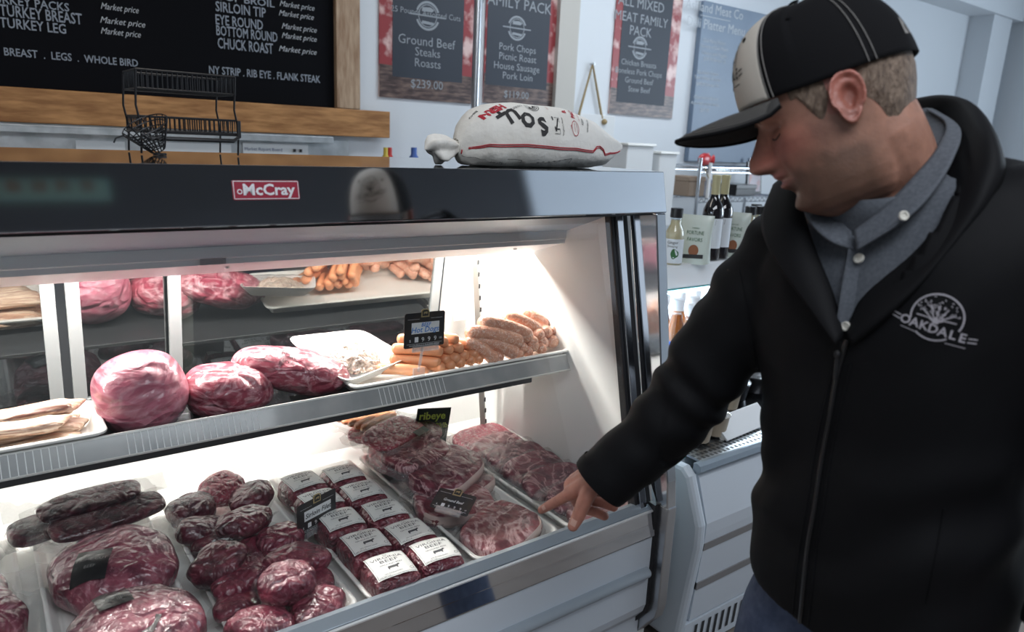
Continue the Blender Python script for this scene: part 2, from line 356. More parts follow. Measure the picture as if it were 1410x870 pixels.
# ---- posters
POSTER_IN = mat('poster_slate_print', (.026, .034, .050), rough=.5)
POSTER_TX = mat('poster_pale_print', (.30, .33, .36), rough=.5)
STEAKPR = mat('poster_steak_photo', (.30, .045, .05), rough=.35, var=(9, (.75, .55, .52), .48, .62))
STEAKPR2 = mat('poster_wood_photo', (.055, .035, .035), rough=.35, var=(12, (.25, .17, .14), .42, .72), stretch=(1, 1, 5))
def badge(mb, M, cx, cy, r):
    ring2d(mb, cx, cy, r, r*.16, M, a0=20, a1=160); ring2d(mb, cx, cy, r, r*.16, M, a0=200, a1=340)
    ring2d(mb, cx, cy, r*.78, r*.06, M)
    poly2d(mb, [(cx-r*.5, cy+r*.28), (cx+.35*r, cy+r*.28), (cx+r*.55, cy+r*.45), (cx+r*.2, cy+r*.6), (cx-r*.45, cy+r*.55)], M)
    poly2d(mb, [(cx-r*.5, cy-r*.55), (cx+.45*r, cy-r*.6), (cx+r*.55, cy-r*.42), (cx-r*.45, cy-r*.35)], M)
    line2d(mb, [(cx-r*1.5, cy), (cx+r*1.5, cy)], r*.1, M)
def poster(label, pl, pr_, yb_, inner, lines, badge_at, group='family pack posters'):
    a = at_y(pl, yb_, YB-.01); b = at_y(pr_, yb_+(pr_-pl)*.08, YB-.01); z0 = a.z; z1 = 2.62 if pl < 900 else 2.15
    root = thing('poster', label, 'poster', group)
    w_ = b.x-a.x; m = MB(); m.box(((a.x+b.x)/2, YB-.006, (z0+z1)/2), (w_, .008, z1-z0)); m.build('poster_sheet', STEAKPR, root)
    M = frame(((a.x+b.x)/2, YB-.0108, z0), (1, 0, 0), (0, 0, 1))
    poly2d(MB(), [(-w_/2, 0), (w_/2, 0), (w_/2, .14), (-w_/2, .16)], M).build('wood_photo', STEAKPR2, root, smooth=0)
    il, ir, ib = inner
    q1 = at_y(il, ib, YB-.0108); q2 = at_y(ir, ib+(ir-il)*.08, YB-.0108)
    poly2d(MB(), [(q1.x-(a.x+b.x)/2, q1.z-z0), (q2.x-(a.x+b.x)/2, q1.z-z0), (q2.x-(a.x+b.x)/2, z1-z0-.05), (q1.x-(a.x+b.x)/2, z1-z0-.05)], M, dz=.0012).build('printed_panel', POSTER_IN, root, smooth=0)
    t = MB()
    for txt, px, py, h in lines:
        q = at_y(px, py, YB-.0125); hh = h/1000*(q-CAM).dot(cd)
        lettering([(txt, q.x-(a.x+b.x)/2, q.z-z0-hh*.4, hh*1.32, 'CENTER')], M, dz=.0022).build('poster_lettering', POSTER_TX, root, smooth=0)
    if badge_at:
        q = at_y(*badge_at[:2], YB-.0125); badge(t, M @ Matrix.Translation((0, 0, .0016)), q.x-(a.x+b.x)/2, q.z-z0, badge_at[2]/1000*(q-CAM).dot(cd))
    t.build('poster_badge', POSTER_TX, root, smooth=0)
    settle(root, ((a.x+b.x)/2, YB-.006, z0))
poster('meat poster listing ground beef, steaks and roasts, beside the chalkboard', 522, 650, 133, (540, 636, 105),
       (('25 Pounds Assorted Cuts', 588, 19, 8), ('Ground Beef', 588, 58, 13), ('Steaks', 589, 73, 12), ('Roasts', 589, 88, 12), ('$239.00', 588, 117, 12)), (589, 22, 19))
poster('meat poster headed family pack, right of the grey pole', 665, 763, 141, (668, 752, 116),
       (('FAMILY PACK', 713, 6, 15), ('Pork Chops', 713, 67, 10), ('Picnic Roast', 713, 80, 10), ('House Sausage', 712, 93, 10), ('Pork Loin', 713, 106, 10), ('$119.00', 711, 131, 10)), (712, 39, 16))
poster('meat poster headed all mixed meat family pack, right of the string hanger', 838, 925, 156, (848, 914, 140),
       (('ALL MIXED', 884, 6, 14), ('MEAT FAMILY', 884, 27, 13), ('PACK', 882, 44, 13), ('Chicken Breasts', 880, 88, 8), ('Boneless Pork Chops', 880, 100, 8), ('Ground Beef', 880, 112, 8), ('Stew Beef', 880, 124, 8)), (881, 66, 15))
# ---- deli platter board
a = at_y(948, 222, YB-.03); b = at_y(1022, 228, YB-.03); zt_ = at_y(948, -4, YB-.03).z
root = thing('deli_board', 'tall blue-grey deli platter menu board behind the man in the cap', 'menu board')
BLUEB = mat('blue_grey_print', (.12, .17, .25), rough=.4, var=(1.1, (.22, .29, .38), .3, .75))
MB().box(((a.x+b.x)/2+.05, YB-.0215, (a.z+zt_)/2), (b.x-a.x+.14, .04, zt_-a.z)).build('board_panel', BLUEB, root, bevel=.003)
t = MB(); WPR = mat('white_print', (.50, .54, .58), rough=.5)
M = frame((0, YB-.0425, 0), (1, 0, 0), (0, 0, 1))
for txt, px, py, h in (('Ashland Meat Co', 985, 14, 13), ('Deli Platter Menu', 987, 37, 13), ('Deli Party Platter', 984, 58, 5), ('Variety of Deli Meats', 984, 66, 5), ('Cheese and Veggies', 984, 75, 5), ('$39.99 Serves 10', 984, 83, 5),
                       ('Sandwich Platter', 975, 101, 5), ('Your choice of meat', 974, 108, 5), ('$49.99 Serves 10', 974, 117, 5), ('Charcuterie Board', 972, 135, 5), ('Assorted cured meats', 971, 143, 5), ('$59.99', 970, 152, 5)):
    q = at_y(px, py, YB-.041); hh = h/1000*(q-CAM).dot(cd); lettering([(txt, q.x, q.z-hh*.4, hh*1.35)], M).build('board_lettering', WPR, root, smooth=0)
line = at_y(985, 25, YB-.041); t.box((line.x, YB-.0432, line.z), (.32, .0006, .004))
t.build('board_rule', WPR, root, smooth=0)
settle(root, ((a.x+b.x)/2, YB-.02, a.z))

# ---- grey pole rising between the posters, standing on the back counter
q = at_y(654, 143, 2.05)
tag(recenter(MB().lathe([(.045, .92), (.045, .93), (.021, .935), (.021, 3.05)], 20, (q.x, 2.05, 0)).build('support_pole', STEELB), (q.x, 2.05, .92)), 'shiny grey steel pole rising behind the wrapped cloth sack', 'pole')

# ---- back counter along the wall with ledge and clutter
root = thing('back_counter', 'galvanised back counter running below the chalkboard', 'counter')
GALV = mat('galvanised_sheet', (.42, .45, .47), rough=.38, metal=.75, var=(14, (.60, .63, .65), .35, .65))
MB().box((-.47, 2.06, .90), (5.16, .46, .04)).build('worktop', GALV, root, bevel=.004)
MB().box((-.6, 2.09, .44), (4.8, .38, .88)).build('cabinet_base', DARKWALL, root)
m = MB(); m.box((-1.2, 2.24, 1.372), (2.6, .06, .008)); m.box((-1.2, 2.215, 1.36), (2.6, .008, .028)); m.box((-1.2, 2.26, 1.38), (2.6, .012, .012)); m.build('ledge', GALV, root, bevel=.002)
MB().box((-1.2, 2.275, 1.14), (2.8, .03, .44)).build('splashback', GALV, root)
settle(root, (-.6, 2.06, 0))
PAPER = mat('white_paper', (.72, .74, .75), rough=.7)
def card(name, label, cat, px0, px1, py, yy, h, tilt=0, m=PAPER, group=None):
    a = at_y(px0, py, yy); b = at_y(px1, py, yy); o = MB().box(((a.x+b.x)/2, yy, a.z-h/2+.02), (b.x-a.x, .006, h)).build(name, m, bevel=.001)
    recenter(o, ((a.x+b.x)/2, yy, a.z-h+.02)); return tag(o, label, cat, group)
card('paper_notice', 'plain white paper notice under the chalkboard, left of the wire rack', 'notice', 104, 172, 200, 2.256, .16)
card('paper_notice', 'white paper notice seen through the lower tier of the wire rack', 'notice', 213, 318, 202, 2.256, .16)
o = card('clipboard_notice', 'white notice strip with blue edge and two dark clips, right of the wire rack', 'notice', 334, 424, 202, 2.256, .14)
q = o.location
t = lettering([('Market Report Board', -.06, .105, .020), ('please order special cuts ahead', -.05, .085, .012)], frame((q.x, 2.252, q.z), (1, 0, 0), (0, 0, 1))); t2 = MB()
for dx in (.085, .115): t2.box((q.x+dx, 2.249, q.z+.11), (.012, .01, .014))
t.v = [p-Vector(q) for p in t.v]; t.build('notice_lettering', mat('blue_ink', (.06, .09, .2), rough=.6), o, smooth=0); t2.v = [p-Vector(q) for p in t2.v]; t2.build('clip', INK, o)
# bright bits right of the notice
CLUT = {'red': mat('red_plastic', (.5, .03, .03), rough=.35), 'yellow': mat('yellow_plastic', (.6, .45, .05), rough=.35), 'blue': mat('blue_plastic', (.05, .12, .4), rough=.35), 'green': mat('green_plastic', (.05, .25, .1), rough=.4)}
for px, c, w_, h in ((537, 'red', .02, .05), (531, 'yellow', .022, .035), (570, 'blue', .03, .10)):
    q = at_y(px, 206, 2.1); m = MB().lathe([(w_*.8, 0), (w_, .01), (w_, h*.7), (w_*.5, h*.8), (w_*.5, h)], 16, (q.x, 2.1, .92+0)); 
    k = at_y(px, 203, 2.1).z-.92; m = MB().lathe([(w_*.8, 0), (w_, .01), (w_, k*.86), (w_*.5, k*.92), (w_*.5, k), (0, k)], 16, (q.x, 2.1, .92))
    tag(recenter(m.build('squeeze_bottle', CLUT[c]), (q.x, 2.1, .92)), c+' capped squeeze bottle on the back counter left of the cloth sack', 'bottle', 'squeeze bottles on the back counter')
# ---- clipboard hanging from twine
TW = mat('jute_twine', (.36, .27, .14), rough=.9)
apex = at_y(816, 88, YB-.02); l_ = at_y(797, 158, YB-.02); r_ = at_y(829, 163, YB-.02)
root = thing('hanging_sign', 'white hanging sign on a triangle of jute twine beside the third poster', 'sign')
m = MB(); m.tube([l_, apex, r_], .008, 8); m.ell((r_.x+.012, r_.y-.01, r_.z-.02), (.02, .02, .018), 12, 8); m.build('twine', TW, root)
z0 = 1.30; MB().box(((l_.x+r_.x)/2+.06, YB-.015, (z0+l_.z)/2), (.30, .02, l_.z-z0+.02)).build('sign_panel', PAPER, root, bevel=.004)
MB().tube([(apex.x, YB, apex.z), (apex.x, YB-.04, apex.z)], .005).build('nail', STEELB, root)
settle(root, (apex.x, YB, apex.z))
# ---- pale storage boxes on the back counter right of the sack
for k, (px, py, w_, h0, lab) in enumerate(((865, 215, .22, 1.40, 'white plastic box behind the right end of the case header'), (905, 205, .15, 1.36, 'small pale box beside the shelving post'))):
    q = at_y(px, py, 1.95); root = thing('storage_box', lab, 'box', None)
    MB().box((q.x, 1.95, (.92+h0)/2), (w_, .2, h0-.92)).build('box_body', PAPER, root, bevel=.006); MB().box((q.x, 1.95, h0+.008), (w_+.02, .22, .016)).build('box_lid', PLASTIC_W, root, bevel=.004)
    settle(root, (q.x, 1.95, .92))
# ================================================================== THE MEAT CASE
XL, XR = -2.35, .003
case = thing('display_case', 'long steel and white refrigerated meat display case with slanted glass front', 'display case')
MB().prism([(0, 1.35), (-.0215, 1.256), (-.018, 1.2535), (.085, 1.250), (.52, 1.262), (.52, 1.35)], XL, XR).build('header', STEEL, case, smooth=0, bevel=.0015)
MB().prism([(.0, 1.2535), (.092, 1.2495), (.092, 1.236), (.08, 1.236), (.078, 1.245), (.0, 1.247)], XL, -.03).build('gasket', BLACK, case, smooth=0)
MB().prism([(.094, 1.249), (.30, 1.172), (.30, 1.182), (.48, 1.20), (.52, 1.261), (.096, 1.2502)], XL, -.0305).build('soffit', SOFFIT, case, smooth=0)
HOOD = mat('white_lamp_hood', (.84, .87, .90), rough=.4)
hood = MB().prism([(.298, 1.174), (.298, 1.150), (.302, 1.147), (.302, 1.136), (.452, 1.090), (.453, 1.096), (.312, 1.142), (.312, 1.174)], XL, -.035).build('lamp_hood', HOOD, case, smooth=0)
m = MB()
for px, py in ((321, 373), (723, 339)):
    q = at_y(px, py, .301); m.lathe([(.0, .004), (.004, .003), (.006, 0)], 12, (0, 0, 0), Matrix.Translation((q.x, .345, 1.1215)) @ Matrix.Rotation(R(163), 4, 'X'))
m.build('screw', STEELB, hood)
MB().box((-.97, .2975, 1.143), (.05, .002, .012)).build('hood_clip', STEELB, hood)
LAMP = mat('lamp_tube', (1, 1, 1), emis=((1.0, .96, .90), 8.0))
MB().tube([(XL+.1, .515, 1.15), (-.06, .515, 1.15)], .009, 12).build('lamp_tube', LAMP, case)
# glass front: leans, its foot nearer the customer
def gy(z): return .0855+( -.083-.0855)*(1.245-z)/(1.245-.515)
g = MB(); g.add([(XL, gy(1.247), 1.247), (-.045, gy(1.247), 1.247), (-.045, gy(.515), .515), (XL, gy(.515), .515)], [(0, 1, 2, 3)])
g.build('front_glass', GLASS, case, smooth=0)
# right end: slab, chrome posts, gasket
ENDW = mat('white_end_panel', (.84, .83, .80), rough=.42, bump=(200, .02, .001))
MB().prism([(.09, 1.249), (gy(.52)+.015, .52), (-.09, .46), (-.085, .10), (.75, .10), (.75, .72), (.62, 1.26)], -.03, .0).build('end_panel', ENDW, case, smooth=0)
def post(x0, x1, d0, d1, m, name):
    pts = [(gy(z)+d0, z) for z in (1.25, .60)]+[(gy(.52)+d0-.004, .52)]; back = [(gy(z)+d1, z) for z in (.52, .60, 1.25)]
    return MB().prism(pts+back, x0, x1).build(name, m, case, smooth=0, bevel=.002)
post(-.084, -.074, -.004, .02, BLACK, 'glass_edge_strip'); post(-.074, -.052, -.014, .012, CHROME, 'inner_post'); post(-.052, -.033, -.010, .012, BLACK, 'post_gasket')
MB().prism([(-.0215, 1.253), (-.10, .78), (-.140, .60), (-.148, .53), (-.112, .53), (-.07, .60), (.07, 1.253)], -.033, .0).build('end_post', CHROME, case, smooth=0, bevel=.003)
MB().prism([(-.149, .532), (-.150, .25), (-.142, .215), (-.02, .05), (.01, .05), (-.10, .22), (-.112, .25), (-.112, .532)], -.030, .002).build('end_post_foot', STEELB, case, smooth=0, bevel=.003)
MB().prism([(-.118, .532), (-.124, .25), (-.118, .22), (.0, .055), (.02, .055), (-.09, .22), (-.095, .25), (-.095, .532)], -.044, -.030).build('post_seal', BLACK, case, smooth=0)
# sill, steel band, painted panels, bumper
MB().prism([(-.070, .527), (-.085, .530), (-.108, .519), (-.110, .505), (-.07, .500)], XL, -.040).build('glass_rail', ALU, case, smooth=0, bevel=.001)
MB().prism([(-.109, .5175), (-.1135, .5155), (-.1135, .5125), (-.109, .512)], XL, -.040).build('rail_bead', mat('bright_bead', (.85, .87, .88), rough=.2, metal=.6), case, smooth=0)
MB().prism([(-.1125, .512), (-.1165, .482), (-.1165, .4805), (-.122, .4505), (-.121, .447), (-.10, .447), (-.10, .512)], XL, -.040).build('steel_band', STEEL, case, smooth=0)
MB().prism([(-.1185, .449), (-.1195, .25), (-.112, .225), (.0, .07), (.02, .07), (-.07, .25), (-.09, .449)], XL, -.040).build('lower_panel', PANEL, case, smooth=0)
bp_ = MB(); ang = [R(a) for a in range(90, 271, 20)]
bp_.prism([(-.119+.020*math.cos(a)*1.0, .350+.0145*math.sin(a)) for a in ang], XL, -.058); bp_.ell((-.058, -.119, .350), (.010, .020, .0145), 16, 10)
bp_.build('bumper', BUMPER, case)
MB().box(((XL+.0)/2, .32, .05), (abs(XL)-.02, .60, .10)).build('kick_base', BLACK, case)
MB().prism([(-.09, .12), (-.09, .44), (.74, .44), (.74, .12)], XL+.01, -.032).build('tub', PANEL, case, smooth=0)
# deck pan, rear riser, sill, left end
PAN = mat('white_deck_pan', (.83, .83, .81), rough=.35)
MB().prism([(-.072, .503), (-.065, .468), (.60, .468), (.655, .50), (.685, .715), (.70, .735), (.72, .735), (.72, .44), (-.07, .44)], XL, -.0305).build('deck_pan', PAN, case, smooth=30)
MB().prism([(.09, 1.249), (-.07, .52), (-.09, .10), (.75, .10), (.75, .72), (.62, 1.26)], XL-.03, XL).build('end_panel', ENDW, case, smooth=0)
# rear sliding doors, leaning forward at the top; half mirror, half tinted glass
def dy(z): return .662-.158*(z-.85)
DOORG = bpy.data.materials.new('reflective_tinted_glass'); DOORG.use_nodes = True
N_, L_ = nt(DOORG); N_.remove(N_['Principled BSDF']); t_ = N_.new('ShaderNodeBsdfTransparent'); t_.inputs[0].default_value = (.45, .48, .47, 1); g_ = N_.new('ShaderNodeBsdfGlossy'); g_.inputs['Roughness'].default_value = .02; g_.inputs[0].default_value = (.85, .86, .85, 1)
x_ = N_.new('ShaderNodeMixShader'); x_.inputs[0].default_value = .36; L_.new(t_.outputs[0], x_.inputs[1]); L_.new(g_.outputs[0], x_.inputs[2]); L_.new(x_.outputs[0], N_['Material Output'].inputs[0])
DFR = mat('pale_grey_door_frame', (.26, .27, .27), rough=.4)
def slab(mb, x0, x1, z0, z1, off=0, th=.014):
    return mb.prism([(dy(z0)+off, z0), (dy(z1)+off, z1), (dy(z1)+off+th, z1), (dy(z0)+off+th, z0)], x0, x1)
for k, (x0, x1, off) in enumerate(((-2.34, -1.22, .024), (-1.20, -.93, .024), (-.99, -.225, 0))):
    gd = MB().add([(x0, dy(.74)+off+.007, .74), (x1, dy(.74)+off+.007, .74), (x1, dy(1.25)+off+.007, 1.25), (x0, dy(1.25)+off+.007, 1.25)], [(0, 1, 2, 3)]).build('sliding_door', DOORG, case, smooth=0)
    m = MB(); slab(m, x0, x0+.028, .735, 1.255, off); slab(m, x1-.028, x1, .735, 1.255, off); slab(m, x0, x1, .735, .755, off); slab(m, x0, x1, 1.235, 1.255, off)
    m.build('door_frame', DFR, gd, smooth=0, bevel=.001)
m = MB(); slab(m, -.215, -.0305, .72, 1.258, -.004); m.build('door_jamb', ENDW, case, smooth=0)
# slotted shelf standard and bracket plate on the jamb
SLOT = mat('slotted_standard_zinc', (.26, .25, .23), rough=.4, metal=.5)
a = at_y(654, 352, .585); b = at_y(666, 600, .575)
m = MB(); m.tube([(a.x, .58, 1.17), a, b], .011, 4); sd = m.build('shelf_standard', SLOT, case, smooth=0)
m = MB(); d_ = (a-b)
for i in range(16):
    c_ = b+d_*(i+.5)/16; m.box((c_.x+.004, c_.y-.0115, c_.z), (.005, .003, .014))
m.build('slot', INK, sd, smooth=0)
q = at_y(634, 430, .64); m = MB(); m.box((q.x, .642, q.z), (.045, .004, .055)); m.box((q.x+.03, .60, q.z-.05), (.012, .09, .02)); m.build('bracket_plate', ENDW, case, bevel=.002)
# shelf with price rail
sh = MB().prism([(.247, .768), (.247, .784), (.255, .796), (.545, .796), (.545, .786), (.26, .784)], XL, -.17).build('shelf', DARKMETAL, case, smooth=0, bevel=.001)
RAIL = mat('grey_translucent_price_rail', (.22, .23, .235), rough=.22, coat=.5, var=(9, (.33, .33, .325), .35, .7))
rl = MB().prism([(.243, .784), (.266, .8235), (.268, .8225), (.2465, .7835)], XL, -.035).build('price_rail', RAIL, sh, smooth=0)
m = MB(); m.prism([(.2425, .7835), (.2415, .787), (.2435, .788), (.2455, .7835)], XL, -.035); m.prism([(.264, .8225), (.266, .826), (.269, .826), (.268, .8225)], XL, -.035)
m.build('rail_lip', mat('pale_rail_lip', (.62, .62, .59), rough=.35), rl, smooth=0)
m = MB(); tick = mat('pale_tick', (.78, .79, .78), rough=.4)
def ticks(x0, x1, s_):
    n = int((x1-x0)/s_)
    for i in range(n+1):
        x = x0+i*s_; m.add([(x-.0007, .2423, .786), (x+.0007, .2423, .786), (x+.0007, .2650, .8228), (x-.0007, .2650, .8228)], [(0, 1, 2, 3)])
ticks(-1.62, -1.245, .0125); ticks(-1.155, -.90, .0125); ticks(-.62, -.44, .0125)
tk = m.build('rail_mark', tick, rl, smooth=0); tk['kind'] = 'stuff'
MB().prism([(.30, .786), (.56, .786), (.60, .72), (.58, .71)], -.14, -.125).build('shelf_bracket', SLOT, sh, smooth=0)
# nameplate
RED = mat('crimson_nameplate', (.28, .008, .03), rough=.3, coat=.6); SILV = mat('silver_script', (.75, .75, .77), rough=.3, metal=.6)
def hdr(px, py):  # point of the fascia seen at this pixel
    n = Vector((0, -.975, .218)); v = ray(px, py); t = (Vector((0, 0, 1.35))-CAM).dot(n)/v.dot(n); return CAM+v*t
a = hdr(321, 276); b = hdr(413, 276); c = hdr(321, 249.5)
M = frame(a, (1, 0, 0), (0, .0215, .094)); W_ = b.x-a.x; H_ = (hdr(366, 249)-hdr(366, 276)).length
pl = MB().prism([(0, .002), (.002, 0), (W_-.002, 0), (W_, .002), (W_, H_-.002), (W_-.002, H_), (.002, H_), (0, H_-.002)], .0, .0025, 'z', M).build('nameplate', RED, case, smooth=0, bevel=.0006)
t = MB(); lettering([('McCray', W_*.53, H_*.26, H_*.78, 'CENTER', W_*.78, .0007)], M, t, dz=.0031)
ring2d(t, W_*.10, H_*.42, H_*.13, H_*.05, M, dz=.0031); line2d(t, [(0.002, .002), (W_-.002, .002), (W_-.002, H_-.002), (.002, H_-.002), (.002, .002)], .0012, M, dz=.0031)
t.build('nameplate_lettering', SILV, pl, smooth=0)
settle(case, (-1.15, .25, 0))

# ================================================================== THE SECOND CASE, TO THE RIGHT
cs = thing('deli_case', 'lower white open-top deli case standing right of the meat case', 'display case')
X0 = .10; X1 = 2.3; YF = -.115
WEND = mat('grey_white_end_moulding', (.62, .68, .74), rough=.35)
def prof(px, py): q = at_x(px, py, X0); return (q.y, q.z)
endp = [(1.0, .06), (1.0, .93), (.45, .93), (.30, .70), (.20, .58), (-.075, .585), (-.10, .565), (-.150, .44), (-.152, .38), (-.118, .06)]
MB().prism(endp, X0, X0+.035).build('end_panel', WEND, cs, smooth=0, bevel=.012)
MB().prism([(-.07, .565), (-.095, .548), (-.137, .43), (-.137, .395), (-.118, .12), (-.06, .12)], X0+.05, X1).build('front_panel', PANEL, cs, smooth=0)
STRIPE = mat('taupe_trim_strip', (.25, .24, .24), rough=.4)
for k, (y, z) in enumerate(((-.1335, .36), (-.126, .235))):
    MB().prism([(y-.003, z-.011), (y-.0045, z+.011), (y+.01, z+.011), (y+.01, z-.011)], X0+.05, X1).build('trim_strip', STRIPE, cs, smooth=0)
kb = MB().prism([(-.119, .012), (-.121, .115), (-.10, .115), (-.10, .012)], X0+.03, X1).build('kick_grille', PANEL, cs, smooth=0)
m = MB()
for i in range(70):
    x = X0+.07+i*.030; m.add([(x, -.1212, .035), (x+.012, -.1212, .035), (x+.016, -.1225, .10), (x+.004, -.1225, .10)], [(0, 1, 2, 3)])
vs_ = m.build('vent_slot', INK, kb, smooth=0); vs_['kind'] = 'stuff'
MB().prism([(-.10, .566), (-.110, .574), (-.106, .588), (-.094, .593), (-.083, .591), (-.083, .56)], X0+.035, X1).build('front_rail', ALU, cs, smooth=0)
gr = MB().box(((X0+X1)/2+.03, -.028, .584), (X1-X0-.08, .11, .006)).build('air_grille', STEELB, cs)
m = MB()
for i in range(70):
    for j in range(5):
        x = X0+.07+i*.018; y = -.074+j*.020; m.add([(x, y, .5874), (x+.011, y, .5874), (x+.011, y+.012, .5874), (x, y+.012, .5874)], [(0, 1, 2, 3)])
o = m.build('grille_slot', INK, gr, smooth=0); o['kind'] = 'stuff'
MB().box(((X0+X1)/2+.02, .46, .585), (X1-X0-.06, .86, .02)).build('deck', mat('dark_steel_deck', (.20, .21, .23), rough=.18, metal=1), cs)
MB().box(((X0+X1)/2+.02, .46, .30), (X1-X0-.06, .96, .54)).build('body', PANEL, cs)
BLUEW = mat('white_liner', (.82, .86, .90), rough=.4)
MB().box(((X0+X1)/2+.02, .92, .77), (X1-X0-.06, .02, .37)).build('rear_liner', BLUEW, cs)
# bottle step, glass end pane
MB().box(((X0+X1)/2+.02, .55, .684), (X1-X0-.08, .70, .012)).build('inner_shelf', BLUEW, cs, bevel=.002)
TEAL = mat('teal_glass_edge', (.05, .42, .42), rough=.1, coat=.5, emis=None)
GXX = at_z(953, 640, .592).x
gl = MB().add([(GXX, -.06, .60), (GXX, .90, .60), (GXX, .90, .93), (GXX, .10, .93)], [(0, 1, 2, 3)]).build('glass_end', glass('second_case_glass', (.86, .96, .97), .05, .6), cs, smooth=0)
MB().tube([(GXX, -.062, .60), (GXX, .098, .93)], .0045, 6).build('glass_edge', TEAL, gl)
# top ledge carrying the goods
TOPZ = 1.02; TY0 = .405; TY1 = 1.02
led = MB().prism([(TY0, TOPZ-.085), (TY0-.004, TOPZ-.081), (TY0-.004, TOPZ-.004), (TY0, TOPZ), (TY1, TOPZ), (TY1, TOPZ-.085)], X0-.06, X1).build('top_ledge', WHITE_ENAMEL, cs, smooth=0, bevel=.002)
MB().box(((X0+X1)/2, TY0+.1, TOPZ-.093), (X1-X0-.12, .03, .012)).build('lamp_tube', mat('cool_lamp_tube', (1, 1, 1), emis=((.8, .92, 1.0), 4.0)), cs)
MB().prism([(TY0-.006, TOPZ-.087), (TY0-.006, TOPZ-.084), (TY0+.01, TOPZ-.084), (TY0+.01, TOPZ-.087)], X0+.03, X1).build('ledge_edge_strip', TEAL, led, smooth=0)
settle(cs, (1.2, .3, 0))
# ================================================================== GOODS IN THE MEAT CASE
from mathutils.bvhtree import BVHTree
rnd = random.Random(7)
def rrect(x0, x1, y0, y1, r, n=5):
    pts = []
    for cx, cy, a0 in ((x1-r, y1-r, 0), (x0+r, y1-r, 90), (x0+r, y0+r, 180), (x1-r, y0+r, 270)):
        for k in range(n+1): a = R(a0+90*k/n); pts.append((cx+r*math.cos(a), cy+r*math.sin(a)))
    return pts
def tray(name, label, x0, x1, y0, y1, zr, depth, group=None, m=PLASTIC_W, taper=.012, lip=.008, cat='tray', tilt=None):
    rings = []
    def ring(ins, z, r): rings.append([(p[0], p[1], z) for p in rrect(x0+ins, x1-ins, y0+ins, y1-ins, max(.004, r))])
    ring(lip+taper+.002, zr-depth-.003, .012); ring(lip+.001, zr-.006, .018); ring(0, zr-.006, .024); ring(-.0005, zr-.002, .024); ring(.0015, zr, .023); ring(lip-.001, zr, .018); ring(lip+.001, zr-.002, .017)
    ring(lip+taper, zr-depth+.004, .012); ring(lip+taper+.005, zr-depth, .010)
    n = len(rings[0]); m_ = MB(); v = [p for r in rings for p in r]
    f = [(i*n+k, i*n+(k+1) % n, (i+1)*n+(k+1) % n, (i+1)*n+k) for i in range(len(rings)-1) for k in range(n)]+[list(range(n))[::-1], list(range((len(rings)-1)*n, len(rings)*n))]
    if tilt: v = [tilt(Vector(p)) for p in v]
    m_.add(v, f); o = m_.build(name, m, smooth=50)
    recenter(o, ((x0+x1)/2, (y0+y1)/2, zr-depth-.003)); return tag(o, label, cat, group)
TG = 'white trays on the case deck'
tray('meat_tray', 'white tray at the far left of the case deck, mostly outside the photo', -1.60, -1.350, -.045, .585, .502, .026, TG)
tray('meat_tray', 'white tray on the deck under the large roasts with black labels', -1.320, -1.088, -.045, .585, .502, .026, TG)
tray('meat_tray', 'white tray on the deck heaped with round sirloin filets', -1.052, -.812, -.045, .585, .502, .026, TG)
tray('meat_tray', 'white tray on the deck holding two columns of labelled ground beef bricks', -.790, -.555, -.045, .585, .502, .026, TG)
tray('meat_tray', 'white tray on the deck under the stacked ribeye steaks and ground beef card', -.530, -.290, -.045, .585, .502, .026, TG)
tray('meat_tray', 'white tray on the deck nearest the right end, under the shingled steak packs', -.262, -.022, -.045, .585, .502, .026, TG)
DZ = .478

LEAN = meat('lean_purple_red_beef', (.20, .026, .050), (.080, .009, .022), (.44, .21, .24), 22, .56, .78, bump=.45, coat=.6, cr_=.09)
PACKL = meat('packed_dark_beef', (.185, .036, .054), (.085, .015, .026), (.46, .26, .27), 18, .5, .6, bump=.35, coat=.6, cr_=.09, seam=.035)
DARKF = meat('dark_sirloin_beef', (.135, .018, .034), (.034, .006, .012), (.33, .16, .18), 20, .60, .82, bump=.5, coat=.6, cr_=.09)
RIBEYE = meat('marbled_ribeye', (.26, .058, .072), (.13, .025, .036), (.56, .36, .36), 17, .5, .6, bump=.30, coat=.6, cr_=.09, seam=.055)
PINK = meat('bright_pink_beef', (.55, .10, .14), (.32, .035, .065), (.80, .52, .52), 22, .52, .68, bump=.45)
GROUND = meat('ground_beef', (.21, .030, .048), (.080, .010, .020), (.42, .20, .22), 30, .55, .76, bump=.5, coat=.6, cr_=.09)
ROASTP = meat('pale_pink_roast', (.44, .12, .17), (.31, .062, .108), (.60, .34, .38), 7, .45, .82, coat=.6, bump=.55, stretch=(1, .6, 1.8), cr_=.08)
ROASTR = meat('red_pink_roast', (.39, .066, .10), (.18, .016, .036), (.66, .38, .41), 8, .47, .70, coat=.65, bump=.6, stretch=(1, 1, 1.6), cr_=.08)
BIGROAST = meat('purple_roast', (.27, .060, .090), (.085, .015, .030), (.50, .27, .30), 13, .52, .74, bump=.55, coat=.7, cr_=.08)
FATM = mat('pale_beef_fat', (.66, .50, .45), rough=.4, coat=.6, bump=(60, .3, .003))
BLKLAB = mat('black_label', (.008, .008, .009), rough=.35, bump=(50, .5, .003), coat=.5)

